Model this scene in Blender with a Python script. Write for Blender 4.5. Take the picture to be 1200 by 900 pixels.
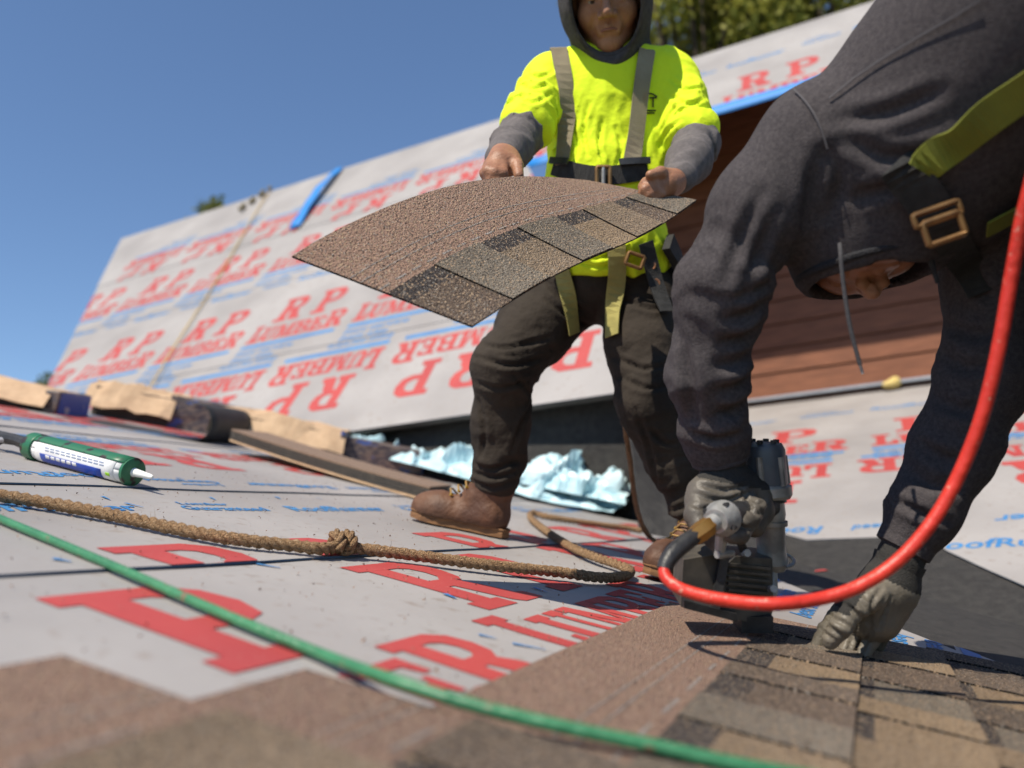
import bpy, bmesh, math, random
import numpy as np
from mathutils import Vector, Matrix
from mathutils.bvhtree import BVHTree
from mathutils.geometry import tessellate_polygon
random.seed(7); RNG = np.random.default_rng(7)
for o in list(bpy.data.objects): bpy.data.objects.remove(o)
S = bpy.context.scene; COL = S.collection
nrm = lambda v: np.asarray(v, float) / np.linalg.norm(v)

# ------------------------------------------------------------------ camera
FP = 930.0; CX, CY = 600.0, 450.0                      # focal length in photo pixels (1200 x 900)
CAMP = np.array([0.0, 0.0, 4.6])
def cray(p): return np.array([(p[0]-CX)/FP, -(p[1]-CY)/FP, 1.0])
_r1, _r2 = nrm(cray((1025, 600))), nrm(cray((-1390, 764)))   # eaves of the near roof, ridge of the far roof
_up = nrm(np.cross(_r1, _r2)); _up = _up if _up[1] > 0 else -_up
_fw = nrm(np.array([0, 0, 1.0]) - _up[2]*_up); _rt = np.cross(_up, _fw)
M3 = np.array([_rt, _fw, _up])
def P(px, py, d): return CAMP + M3 @ (cray((px, py))*d)
cam = bpy.data.cameras.new('camera'); camo = bpy.data.objects.new('camera', cam); COL.objects.link(camo)
camo.matrix_world = Matrix(((M3[0,0], M3[0,1], -M3[0,2], CAMP[0]), (M3[1,0], M3[1,1], -M3[1,2], CAMP[1]),
                            (M3[2,0], M3[2,1], -M3[2,2], CAMP[2]), (0, 0, 0, 1)))
cam.sensor_width = 36; cam.lens = 36*FP/1200; cam.clip_start = 0.02; cam.clip_end = 3000
cam.dof.use_dof = True; cam.dof.focus_distance = 1.5; cam.dof.aperture_fstop = 2.0
S.camera = camo
IR, IU, IF = M3[:, 0], M3[:, 1], M3[:, 2]                           # image right, up and away, in the world
# ------------------------------------------------------------------ light
SUN_EL, SUN_AZ = math.radians(57), math.radians(-143)   # azimuth from +Y, negative = to the left
SDIR = np.array([math.sin(SUN_AZ)*math.cos(SUN_EL), math.cos(SUN_AZ)*math.cos(SUN_EL), math.sin(SUN_EL)])
W = bpy.data.worlds.new('World'); S.world = W; W.use_nodes = True
nt = W.node_tree; bg = nt.nodes['Background']; sky = nt.nodes.new('ShaderNodeTexSky')
sky.sky_type = 'NISHITA'; sky.sun_disc = False; sky.sun_elevation = SUN_EL; sky.sun_rotation = SUN_AZ
sky.air_density = 1.0; sky.dust_density = 0.0; sky.ozone_density = 5.0; sky.altitude = 200
nt.links.new(sky.outputs[0], bg.inputs[0]); bg.inputs[1].default_value = 0.115
sun = bpy.data.lights.new('sun', 'SUN'); sun.energy = 5.0; sun.angle = math.radians(0.5); sun.color = (1, 0.91, 0.77)
suno = bpy.data.objects.new('sun', sun); COL.objects.link(suno); suno.location = (0, 0, 30)
suno.rotation_euler = Vector(SDIR).to_track_quat('Z', 'Y').to_euler()
S.view_settings.view_transform = 'Standard'; S.view_settings.look = 'None'
S.view_settings.exposure = 0.35; S.view_settings.gamma = 1.0; S.view_settings.use_curve_mapping = False
S.render.engine = 'CYCLES'

# ------------------------------------------------------------------ helpers: noise
def vnoise(p):
    p = np.asarray(p, np.float64); i = np.floor(p).astype(np.int64); f = p - i; f = f*f*(3-2*f)
    def h(a, b, c):
        n = (a*73856093) ^ (b*19349663) ^ (c*83492791); n = (n ^ (n >> 13)) * 1274126177
        return (((n ^ (n >> 16)) & 0xffff) / 32767.5) - 1.0
    r = 0
    for dx in (0, 1):
        for dy in (0, 1):
            for dz in (0, 1):
                w = (f[..., 0] if dx else 1-f[..., 0])*(f[..., 1] if dy else 1-f[..., 1])*(f[..., 2] if dz else 1-f[..., 2])
                r = r + w*h(i[..., 0]+dx, i[..., 1]+dy, i[..., 2]+dz)
    return r
from mathutils import noise as mnoise
def sn(x, y, z): return mnoise.noise(Vector((x, y, z)))
def fbm(p, o=3):
    r = 0; a = 1.0; p = np.asarray(p, float)
    for k in range(o): r = r + a*vnoise(p*(2.03**k) + 17.3*k); a *= 0.5
    return r
def sstep(a, b, x):
    t = np.clip((x-a)/(b-a), 0, 1); return t*t*(3-2*t)

# ------------------------------------------------------------------ helpers: materials
MATS = {}
def mat(name, col, rough=0.7, col2=None, scale=8.0, bump=0.0, bscale=60.0, spec=0.4, metal=0.0, sheen=0.0, detail=4, thr=(0.35, 0.65),
        speck=None, attr=None, trans=0.0, coat=0.0, stretch=None, coord='Object'):
    """procedural surface: two-tone noise, optional specks (colour, scale, low, high) and noise bump"""
    if name in MATS: return MATS[name]
    m = bpy.data.materials.new(name); m.use_nodes = True; n = m.node_tree.nodes; l = m.node_tree.links
    b = n['Principled BSDF']; b.inputs['Roughness'].default_value = rough; b.inputs['Metallic'].default_value = metal
    b.inputs['Specular IOR Level'].default_value = spec
    if sheen: b.inputs['Sheen Weight'].default_value = sheen; b.inputs['Sheen Roughness'].default_value = 0.5
    if coat: b.inputs['Coat Weight'].default_value = coat
    if trans: b.inputs['Transmission Weight'].default_value = trans
    tc = n.new('ShaderNodeTexCoord'); vec = tc.outputs[coord]
    if stretch:
        mp = n.new('ShaderNodeMapping'); mp.inputs['Scale'].default_value = stretch; l.new(vec, mp.inputs[0]); vec = mp.outputs[0]
    def noise(sc, det=detail):
        t = n.new('ShaderNodeTexNoise'); t.inputs['Scale'].default_value = sc; t.inputs['Detail'].default_value = det; l.new(vec, t.inputs['Vector']); return t.outputs['Fac']
    def ramp(fac, lo, hi):
        r = n.new('ShaderNodeMapRange'); r.inputs[1].default_value = lo; r.inputs[2].default_value = hi; l.new(fac, r.inputs[0]); return r.outputs[0]
    def mix(f, a, c):
        x = n.new('ShaderNodeMix'); x.data_type = 'RGBA'; l.new(f, x.inputs[0])
        for s, v in ((6, a), (7, c)):
            if isinstance(v, tuple): x.inputs[s].default_value = (*v, 1)
            else: l.new(v, x.inputs[s])
        return x.outputs[2]
    if attr:
        a = n.new('ShaderNodeAttribute'); a.attribute_name = attr; cur = a.outputs['Color']
    else: cur = tuple(col)
    if col2 is not None: cur = mix(ramp(noise(scale), *thr), cur, tuple(col2))
    for sp in (speck or []): cur = mix(ramp(noise(sp[1], 2), sp[2], sp[3]), cur, tuple(sp[0]))
    if isinstance(cur, tuple): b.inputs['Base Color'].default_value = (*cur, 1)
    else: l.new(cur, b.inputs['Base Color'])
    if bump:
        bp = n.new('ShaderNodeBump'); bp.inputs['Strength'].default_value = bump; bp.inputs['Distance'].default_value = 0.02
        l.new(noise(bscale), bp.inputs['Height']); l.new(bp.outputs[0], b.inputs['Normal'])
    MATS[name] = m; return m

# ------------------------------------------------------------------ helpers: objects
def mesh_obj(name, v, f, m=None, parent=None, smooth=False, mi=None, mats=None):
    me = bpy.data.meshes.new(name); me.from_pydata([tuple(map(float, x)) for x in v], [], [tuple(map(int, x)) for x in f]); me.update()
    for k in (mats or ([m] if m else [])): me.materials.append(k)
    if mi is not None: me.polygons.foreach_set('material_index', np.asarray(mi, np.int32))
    if smooth: me.polygons.foreach_set('use_smooth', np.ones(len(me.polygons), bool))
    o = bpy.data.objects.new(name, me); COL.objects.link(o)
    if parent is not None: attach(o, parent)
    return o
def attach(o, parent):
    o.parent = parent; o.matrix_parent_inverse = Matrix.Translation(-Vector(parent.location)) if parent.type == 'EMPTY' else Matrix.Identity(4)
def thing(name, label, cat, loc, group=None):
    o = bpy.data.objects.new(name, None); COL.objects.link(o); o.location = tuple(map(float, loc)); o.empty_display_size = .1
    return tag(o, label, cat, group)
def tag(o, label, cat, group=None):
    o['label'] = label; o['category'] = cat
    if group: o['group'] = group
    return o
def struct(o, kind='structure'): o['kind'] = kind; return o

def resample(pts, step):
    """Catmull-Rom through the points, about `step` apart"""
    p = np.asarray(pts, float); q = np.vstack([2*p[0]-p[1], p, 2*p[-1]-p[-2]]); out = []
    for i in range(1, len(q)-2):
        a, b, c, d = q[i-1:i+3]; n = max(2, int(np.linalg.norm(c-b)/step))
        for t in np.arange(n)/n:
            out.append(.5*((2*b)+(c-a)*t+(2*a-5*b+4*c-d)*t*t+(3*b-a-3*c+d)*t**3))
    out.append(q[-2]); return np.array(out)
def frames(p, up0=None):
    t = np.gradient(p, axis=0); t /= np.linalg.norm(t, axis=1)[:, None] + 1e-12
    up = np.array([0, 0, 1.0]) if up0 is None else np.asarray(up0, float)
    if abs(t[0] @ nrm(up)) > .95: up = np.array([1.0, 0, 0.2])
    n = nrm(np.cross(t[0], up)); N = []
    for k in range(len(p)):
        n = n - t[k]*(n @ t[k]); n = n/np.linalg.norm(n); N.append(n)
    N = np.array(N); return t, N, np.cross(t, N)
def tube_geo(p, r, ns=12, cap=True):
    p = np.asarray(p, float); r = np.broadcast_to(np.asarray(r, float), (len(p),)); t, N, B = frames(p); v = []; f = []
    for k in range(len(p)):
        for j in range(ns):
            a = 2*math.pi*j/ns; v.append(p[k]+r[k]*(math.cos(a)*N[k]+math.sin(a)*B[k]))
    for k in range(len(p)-1):
        for j in range(ns): f.append((k*ns+j, k*ns+(j+1) % ns, (k+1)*ns+(j+1) % ns, (k+1)*ns+j))
    if cap: f.append(tuple(range(ns))[::-1]); f.append(tuple((len(p)-1)*ns+j for j in range(ns)))
    return v, f
def tube(name, pts, r, m, parent=None, ns=12, step=None):
    p = np.asarray(pts, float)
    if step: 
        rr = np.broadcast_to(np.asarray(r, float), (len(p),)); q = resample(p, step)
        s0 = np.r_[0, np.cumsum(np.linalg.norm(np.diff(p, axis=0), axis=1))]; s1 = np.r_[0, np.cumsum(np.linalg.norm(np.diff(q, axis=0), axis=1))]
        r = np.interp(s1/s1[-1], s0/s0[-1], rr); p = q
    v, f = tube_geo(p, r, ns); o = mesh_obj(name, v, f, m, parent, True); o.data.set_sharp_from_angle(angle=math.radians(34)); return o
def join_geo(parts):
    V = []; F = []
    for v, f in parts:
        o = len(V); V += [np.asarray(x, float) for x in v]; F += [tuple(i+o for i in q) for q in f]
    return V, F
def box_geo(c, ax, ay, az, sx, sy, sz):
    c = np.asarray(c, float); v = [c+ax*sx*a/2+ay*sy*b/2+az*sz*d/2 for a in (-1, 1) for b in (-1, 1) for d in (-1, 1)]
    return v, [(0, 1, 3, 2), (4, 6, 7, 5), (0, 4, 5, 1), (2, 3, 7, 6), (0, 2, 6, 4), (1, 5, 7, 3)]
def bevel(o, w, seg=2):
    bm = bmesh.new(); bm.from_mesh(o.data); bmesh.ops.recalc_face_normals(bm, faces=bm.faces)
    bmesh.ops.bevel(bm, geom=list(bm.edges), offset=w, segments=seg, affect='EDGES', profile=.5); bm.to_mesh(o.data); bm.free()
    for p in o.data.polygons: p.use_smooth = False
    return o
def sheet_geo(fn, nu, nv, th, n_of):
    """closed thin sheet: fn(s,t)->point, n_of(s,t)->normal, thickness th"""
    v = []; f = []
    for side in (1, 0):
        for i in range(nu+1):
            for j in range(nv+1):
                p = fn(i/nu, j/nv); v.append(p + (n_of(i/nu, j/nv)*th if side else 0))
    K = (nu+1)*(nv+1); idx = lambda s, i, j: s*K+i*(nv+1)+j
    for i in range(nu):
        for j in range(nv):
            f.append((idx(0, i, j), idx(0, i+1, j), idx(0, i+1, j+1), idx(0, i, j+1)))
            f.append((idx(1, i, j), idx(1, i, j+1), idx(1, i+1, j+1), idx(1, i+1, j)))
    for i in range(nu):
        f.append((idx(0, i, 0), idx(1, i, 0), idx(1, i+1, 0), idx(0, i+1, 0))); f.append((idx(0, i, nv), idx(0, i+1, nv), idx(1, i+1, nv), idx(1, i, nv)))
    for j in range(nv):
        f.append((idx(0, 0, j), idx(0, 0, j+1), idx(1, 0, j+1), idx(1, 0, j))); f.append((idx(0, nu, j), idx(1, nu, j), idx(1, nu, j+1), idx(0, nu, j+1)))
    return v, f

# ------------------------------------------------------------------ helpers: signed distance modelling
class Sdf:
    def __init__(s): s.pr = []
    def cone(s, a, b, ra, rb, k=.02, ax=None, sc=1.0, op='u'):
        s.pr.append(('c', np.asarray(a, float), np.asarray(b, float), float(ra), float(rb), k, ax, sc, op)); return s
    def chain(s, pts, rs, k=.02, ax=None, sc=1.0):
        for i in range(len(pts)-1): s.cone(pts[i], pts[i+1], rs[i], rs[i+1], k, ax, sc)
        return s
    def ell(s, c, R, r, k=.02, op='u'):
        s.pr.append(('e', np.asarray(c, float), np.asarray(R, float), np.asarray(r, float), 0, k, None, 1.0, op)); return s
    def box(s, c, R, h, rd, k=.02, op='u'):
        s.pr.append(('b', np.asarray(c, float), np.asarray(R, float), np.asarray(h, float), rd, k, None, 1.0, op)); return s
    def plane(s, p, n):      # keeps the side the normal points away from
        s.pr.append(('p', np.asarray(p, float), nrm(n), 0, 0, 0, None, 1.0, 'i')); return s
    def bounds(s):
        lo = np.full(3, 1e9); hi = -lo
        for q in s.pr:
            if q[8] != 'u': continue
            l, h = s.pb(q); lo = np.minimum(lo, l); hi = np.maximum(hi, h)
        return lo, hi
    @staticmethod
    def pb(q):
        if q[0] == 'c':
            r = max(q[3], q[4])*max(1, q[7]); return np.minimum(q[1], q[2])-r, np.maximum(q[1], q[2])+r
        r = float(np.linalg.norm(q[3])) if q[0] == 'b' else float(np.max(q[3])); r += q[4]; return q[1]-r, q[1]+r
    @staticmethod
    def dist(q, X):
        if q[0] == 'c':
            a, b, ra, rb, ax, sc = q[1], q[2], q[3], q[4], q[6], q[7]; p = X-a; ba = b-a
            if ax is not None:
                ax = np.asarray(ax); g = 1/sc-1; p = p+(p@ax)[..., None]*g*ax; ba = ba+(ba@ax)*g*ax
            h = np.clip((p@ba)/(ba@ba+1e-12), 0, 1); return (np.linalg.norm(p-h[..., None]*ba, axis=-1)-(ra+(rb-ra)*h))*min(1, sc)
        if q[0] == 'e':
            l = (X-q[1])@q[2].T; k0 = np.linalg.norm(l/q[3], axis=-1); k1 = np.linalg.norm(l/(q[3]**2), axis=-1); return k0*(k0-1)/(k1+1e-9)
        if q[0] == 'b':
            l = np.abs((X-q[1])@q[2].T)-q[3]; return np.linalg.norm(np.maximum(l, 0), axis=-1)+np.minimum(l.max(-1), 0)-q[4]
        return (X-q[1])@q[2]
    def mesh(s, res, fn=None):
        lo, hi = s.bounds(); lo = lo-4*res; hi = hi+4*res; n = np.ceil((hi-lo)/res).astype(int)+1
        D = np.full(n, .5, np.float32); ax = [lo[i]+res*np.arange(n[i]) for i in range(3)]
        for q in s.pr:
            if q[0] == 'p': sl = tuple(slice(0, n[i]) for i in range(3))
            else:
                l, h = s.pb(q); mrg = q[5]+4*res
                sl = tuple(slice(max(0, int((l[i]-mrg-lo[i])/res)), min(n[i], int((h[i]+mrg-lo[i])/res)+2)) for i in range(3))
                if any(x.stop <= x.start for x in sl): continue
            X = np.stack(np.meshgrid(*[ax[i][sl[i]] for i in range(3)], indexing='ij'), -1); d = s.dist(q, X).astype(np.float32); c = D[sl]; k = max(q[5], 1e-6)
            if q[8] == 'u': hh = np.clip(.5+.5*(c-d)/k, 0, 1); D[sl] = c+(d-c)*hh-k*hh*(1-hh)
            elif q[8] == 's': hh = np.clip(.5-.5*(c+d)/k, 0, 1); D[sl] = c+(-d-c)*hh+k*hh*(1-hh)
            else: D[sl] = np.maximum(c, d)
        if fn is not None:
            X = np.stack(np.meshgrid(*ax, indexing='ij'), -1); near = np.abs(D) < 6*res; D[near] += fn(X[near]).astype(np.float32)
        return nets(D, lo, res)
def nets(D, lo, res):
    ins = D < 0; cnt = np.zeros(np.array(D.shape)-1, np.int8); pos = np.zeros((*cnt.shape, 3), np.float32); m = np.zeros(cnt.shape, np.float32)
    nx, ny, nz = cnt.shape; C = lambda a, dx, dy, dz: a[dx:dx+nx, dy:dy+ny, dz:dz+nz]
    for ax in range(3):
        for u in (0, 1):
            for w in (0, 1):
                o0 = [0, 0, 0]; o0[(ax+1) % 3] = u; o0[(ax+2) % 3] = w; o1 = list(o0); o1[ax] = 1
                a = C(D, *o0); b = C(D, *o1); x = (a < 0) != (b < 0); t = np.where(x, a/np.where(x, a-b, 1), 0)
                for c in range(3): pos[..., c] += np.where(x, o0[c]+(t if c == ax else 0), 0)
                m += x
    act = m > 0; idx = np.full(cnt.shape, -1, np.int64); idx[act] = np.arange(act.sum())
    base = np.stack(np.nonzero(act), -1); V = lo+res*(base+pos[act]/m[act][:, None]); F = []
    for ax in range(3):
        sh = [slice(1, nx), slice(1, ny), slice(1, nz)]; sh[ax] = slice(0, [nx, ny, nz][ax]); sh = tuple(sh)
        nb = list(sh); nb[ax] = slice(sh[ax].start+1, sh[ax].stop+1); a = ins[sh]; b = ins[tuple(nb)]; x = np.nonzero(a != b)
        if not len(x[0]): continue
        flip = a[x]; g = np.stack(x, -1)+np.array([0 if c == ax else 1 for c in range(3)]); u, w = (ax+1) % 3, (ax+2) % 3
        def id(du, dw):
            q = g.copy(); q[:, u] -= du; q[:, w] -= dw; return idx[q[:, 0], q[:, 1], q[:, 2]]
        quad = np.stack([id(1, 1), id(0, 1), id(0, 0), id(1, 0)], -1); quad[~flip] = quad[~flip][:, ::-1]; F.append(quad)
    return V, np.concatenate(F)
def vnormals(V, F):
    n = np.cross(V[F[:, 2]]-V[F[:, 0]], V[F[:, 3]]-V[F[:, 1]]); N = np.zeros_like(V)
    for k in range(4): np.add.at(N, F[:, k], n)
    return N/(np.linalg.norm(N, axis=1)[:, None]+1e-12)
def fold_fn(limbs, freq=38, amp=.004):
    """folds running across the limbs: limbs = list of (points, amplitude factors per point)"""
    def fn(X):
        best = np.full(len(X), 1e9); out = np.zeros(len(X)); s0 = 0
        for pts, am in limbs:
            pts = [np.asarray(q, float) for q in pts]
            for i in range(len(pts)-1):
                a, b = pts[i], pts[i+1]; L = np.linalg.norm(b-a); h = np.clip(((X-a)@(b-a))/L**2, 0, 1); d = np.linalg.norm(X-(a+h[:, None]*(b-a)), axis=1)
                s = s0+h*L; A = am[i]+(am[i+1]-am[i])*h; q = np.stack([s*freq+2.2*vnoise(X*11), vnoise(X*9)*1.2, np.full(len(X), 3.1*s0)], -1)
                r = (1-np.abs(vnoise(q)))**2-.5+.5*vnoise(np.stack([s*freq*2.1, X[:, 0]*14, X[:, 1]*14], -1)); w = d < best; out[w] = (-r*A*amp)[w]; best[w] = d[w]; s0 += L
            s0 += 3.7
        return out
    return fn
def sdf_obj(name, sd, res, m, parent=None, fn=None, cols=None):
    V, F = sd.mesh(res, fn); return mesh_obj(name, V, F, m, parent, True)
def bvh_of(*objs):
    V = []; F = []
    for o in objs:
        k = len(V); V += [tuple(v.co) for v in o.data.vertices]; F += [tuple(i+k for i in p.vertices) for p in o.data.polygons]
    return BVHTree.FromPolygons(V, F)
def ribbon_geo(p, nrmls, w, th):
    """flat webbing along p, lying on surfaces whose normals are given"""
    t = np.gradient(p, axis=0); t /= np.linalg.norm(t, axis=1)[:, None]+1e-12; v = []; f = []
    w = np.broadcast_to(w, (len(p),))
    for k in range(len(p)):
        n = nrmls[k]; sd = np.cross(t[k], n); sd /= np.linalg.norm(sd)+1e-12; n = np.cross(sd, t[k])
        v += [p[k]-sd*w[k]/2, p[k]+sd*w[k]/2, p[k]+sd*w[k]/2+n*th, p[k]-sd*w[k]/2+n*th]
    for k in range(len(p)-1):
        for j in range(4): f.append((4*k+j, 4*k+(j+1) % 4, 4*k+4+(j+1) % 4, 4*k+4+j))
    f += [(3, 2, 1, 0), tuple(4*(len(p)-1)+j for j in range(4))]; return v, f
def crease(o, lines, depth=.008, width=.007):
    """presses cloth creases into a garment along lines of photo pixels, with a soft ridge on either side"""
    me = o.data; n = len(me.vertices); co = np.empty(n*3); me.vertices.foreach_get('co', co); co = co.reshape(-1, 3); no = np.empty(n*3); me.vertices.foreach_get('normal', no); no = no.reshape(-1, 3)
    bv = bvh_of(o); disp = np.zeros(n)
    for ln in lines:
        q = resample(np.array([(a, b, 0) for a, b in ln], float), 3.0); pts = []
        for x, y, _ in q:
            h = bv.ray_cast(Vector(CAMP), Vector(nrm(M3 @ cray((x, y)))))
            if h[0] is not None: pts.append(np.array(h[0]))
        if len(pts) < 3: continue
        pts = np.array(pts); lo, hi = pts.min(0)-4*width, pts.max(0)+4*width; sel = np.nonzero(np.all((co > lo) & (co < hi), axis=1))[0]
        if not len(sel): continue
        dd = np.linalg.norm(co[sel][:, None]-pts[None], axis=2); j = dd.argmin(1); dm = dd.min(1); t = j/(len(pts)-1); taper = np.sin(math.pi*np.clip(t*.92+.04, 0, 1))**.6
        disp[sel] += taper*depth*(-np.exp(-(dm/width)**2)+.55*np.exp(-((dm-2.1*width)/(1.1*width))**2))
    co += no*np.clip(disp, -.02, .012)[:, None]; me.vertices.foreach_set('co', co.ravel()); me.update(); return o
def drape(name, bvh, pix, w, th, m, parent, off=.004, dflt=None, smooth_it=6, wrap=False):
    """webbing laid on a garment along a line of photo pixels"""
    q = resample(np.array([(a, b, 0) for a, b in pix], float), 8.0); pts = []; ns = []
    for x, y, _ in q:
        r = M3 @ cray((x, y)); h = bvh.ray_cast(Vector(CAMP), Vector(nrm(r)))
        if h[0] is None:
            if dflt is None: continue
            pts.append(P(x, y, dflt)); ns.append(-nrm(r)); continue
        n = np.array(h[1]); n = n if n @ r < 0 else -n; pts.append(np.array(h[0])+n*off); ns.append(n)
    pts = np.array(pts); ns = np.array(ns)
    for _ in range(smooth_it):
        pts[1:-1] = .5*pts[1:-1]+.25*(pts[:-2]+pts[2:]); ns[1:-1] = .5*ns[1:-1]+.25*(ns[:-2]+ns[2:])
    pts += ns*off*.5
    if wrap: pts = np.vstack([pts[0]+IU*.006+IF*.10, pts[0]+IU*.014+IF*.05, pts[0]+IU*.010+IF*.02, pts]); ns = np.vstack([IU, IU, .5*(IU+ns[0]), ns])
    v, f = ribbon_geo(pts, ns, w, th); return mesh_obj(name, v, f, m, parent)

# ================================================================== roof planes
class Plane:
    """u = down the slope, v = along the courses, h = off the surface"""
    def __init__(s, O, U, V):
        s.O, s.U, s.V = np.asarray(O, float), nrm(U), nrm(V); s.N = np.cross(s.U, s.V); s.N = s.N if s.N[2] > 0 else -s.N
    def hit(s, px, py, h=0.0):
        r = M3 @ cray((px, py)); return CAMP + r*(((s.O+s.N*h-CAMP) @ s.N)/(r @ s.N))
    def uv(s, px, py):
        q = s.hit(px, py)-s.O; return q @ s.U, q @ s.V
    def pt(s, u, v, h=0.0): return s.O+s.U*u+s.V*v+s.N*h
EA = nrm([*(M3 @ _r1)[:2], 0]); RC = nrm([*(M3 @ _r2)[:2], 0]); HC = nrm([-RC[1], RC[0], 0]); HC = HC if HC[1] > 0 else -HC
EZ = np.array([0, 0, 1.0])
_nA = nrm(np.cross(M3 @ cray((1025, 600)), M3 @ cray((25, 420)))); _nA = _nA if _nA[2] > 0 else -_nA
_dn = nrm(np.cross(EA, _nA)); _dn = _dn if _dn[2] < 0 else -_dn
A = Plane(P(1000, 778, 1.27), _dn, EA); A.O = A.hit(600, 660)
_va, _vb = A.hit(1200, 734), A.hit(905, 651)                      # two points of the valley
_nB = nrm(np.cross(_vb-_va, RC)); _nB = _nB if _nB[2] > 0 else -_nB
_uB = nrm(np.cross(RC, _nB)); _uB = _uB if _uB[2] < 0 else -_uB
B = Plane(_va, _uB, -RC); B.O = B.hit(905, 620)
WB = B.hit(874, 478)                                               # foot of the sided wall
PC = math.radians(48); _r = M3 @ cray((880, 118)); _ev = CAMP+_r*(((WB-1.05*HC-CAMP) @ HC)/(_r @ HC))
C = Plane(_ev, -(HC*math.cos(PC)+EZ*math.sin(PC)), -RC)

m_memb = mat('dark_membrane', (.022, .021, .021), .85, (.04, .038, .036), 30, bump=.5, bscale=700, speck=[((.12, .11, .10), 420, .62, .68), ((.2, .19, .18), 900, .66, .74)])
m_under = mat('underlayment_white', (.335, .317, .308), .62, (.255, .24, .234), 1.7, bump=.2, bscale=8, detail=7, spec=.35,
              speck=[((.27, .24, .22), 34, .60, .72), ((.36, .30, .25), 240, .69, .76), ((.25, .17, .12), 620, .72, .8)])
m_edge = mat('underlayment_edge', (.02, .06, .13), .7, (.06, .11, .18), 9)
m_red = mat('red_print', (.42, .06, .055), .6, (.36, .05, .05), 5, spec=.35, speck=[((.5, .35, .28), 330, .68, .78)])
m_blue = mat('blue_print', (.035, .16, .38), .6, (.05, .21, .45), 6, spec=.35, speck=[((.45, .45, .46), 420, .66, .76)])
m_ground = mat('grass_ground', (.05, .08, .02), .9, (.09, .1, .035), .6, bump=.5, bscale=40)

GLY = {
 'L': [[(0,0),(.72,0),(.72,.38),(.58,.38),(.53,.17),(.38,.17),(.38,.86),(.5,.86),(.5,1),(0,1),(0,.86),(.12,.86),(.12,.14),(0,.14)]],
 'R': [[(0,0),(.48,0),(.48,.14),(.38,.14),(.38,.42),(.46,.42),(.56,.07),(.64,0),(.97,0),(.97,.14),(.86,.16),(.80,.36),(.72,.47),(.86,.56),(.92,.72),(.87,.9),(.68,1),(0,1),(0,.86),(.12,.86),(.12,.14),(0,.14)],
       [(.38,.56),(.54,.56),(.64,.62),(.66,.72),(.62,.82),(.52,.86),(.38,.86)]],
 'P': [[(0,0),(.5,0),(.5,.14),(.38,.14),(.38,.40),(.62,.40),(.84,.48),(.93,.68),(.88,.88),(.68,1),(0,1),(0,.86),(.12,.86),(.12,.14),(0,.14)],
       [(.38,.54),(.52,.54),(.64,.6),(.67,.7),(.64,.8),(.52,.86),(.38,.86)]],
 'U': [[(0,1),(0,.86),(.1,.86),(.1,.3),(.2,.07),(.46,-.02),(.72,.07),(.82,.3),(.82,.86),(.92,.86),(.92,1),(.56,1),(.56,.86),(.66,.86),(.66,.32),(.58,.18),(.48,.15),(.38,.2),(.36,.32),(.36,.86),(.46,.86),(.46,1)]],
 'M': [[(0,0),(.34,0),(.34,.14),(.25,.14),(.25,.68),(.46,0),(.6,0),(.8,.68),(.8,.14),(.7,.14),(.7,0),(1.14,0),(1.14,.14),(1.04,.14),(1.04,.86),(1.14,.86),(1.14,1),(.78,1),(.57,.38),(.36,1),(0,1),(0,.86),(.1,.86),(.1,.14),(0,.14)]],
 'B': [[(0,0),(.66,0),(.88,.1),(.93,.28),(.88,.44),(.76,.52),(.86,.6),(.9,.76),(.84,.92),(.64,1),(0,1),(0,.86),(.12,.86),(.12,.14),(0,.14)],
       [(.38,.14),(.54,.14),(.66,.2),(.67,.34),(.56,.44),(.38,.44)], [(.38,.58),(.52,.58),(.63,.64),(.63,.8),(.52,.86),(.38,.86)]],
 'E': [[(0,0),(.8,0),(.8,.34),(.68,.34),(.62,.15),(.38,.15),(.38,.44),(.5,.44),(.52,.36),(.62,.36),(.62,.66),(.52,.66),(.5,.58),(.38,.58),(.38,.86),(.6,.86),(.66,.7),(.77,.7),(.77,1),(0,1),(0,.86),(.12,.86),(.12,.14),(0,.14)]]}
def glyph_tris(ch):
    loops = [[Vector((x, y, 0)) for x, y in lp] for lp in GLY[ch]]; flat = [(v.x, v.y) for lp in loops for v in lp]
    return flat, [tuple(t) for t in tessellate_polygon(loops)]
def rect2(x0, y0, x1, y1): return [(x0, y0), (x1, y0), (x1, y1), (x0, y1)], [(0, 1, 2), (0, 2, 3)]
def word_geo(txt, h, width=None, shear=.25, bold=.022):
    c = bpy.data.curves.new('word', 'FONT'); c.body = txt; c.size = 1; c.shear = shear; c.offset = bold; c.resolution_u = 2; c.fill_mode = 'FRONT'
    o = bpy.data.objects.new('word', c); COL.objects.link(o); bpy.context.view_layer.update()
    me = o.evaluated_get(bpy.context.evaluated_depsgraph_get()).to_mesh()
    v = np.array([x.co[:2] for x in me.vertices]); f = [tuple(p.vertices) for p in me.polygons]
    o.evaluated_get(bpy.context.evaluated_depsgraph_get()).to_mesh_clear(); bpy.data.objects.remove(o); bpy.data.curves.remove(c)
    v -= v.min(0); s = h/(.72); v *= s
    if width: v[:, 0] *= width/v[:, 0].max()
    return [tuple(x) for x in v], f
def off(g, dx, dy): return [(x+dx, y+dy) for x, y in g[0]], g[1]
def scl(g, sx, sy): return [(x*sx, y*sy) for x, y in g[0]], g[1]
def join2(gs):
    V = []; F = []
    for v, f in gs:
        k = len(V); V += v; F += [tuple(i+k for i in q) for q in f]
    return V, F
_red = [off(scl(glyph_tris('R'), .30, .38), .13, .285), off(scl(glyph_tris('P'), .30, .38), .555, .285)]
_x = 0.0
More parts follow.
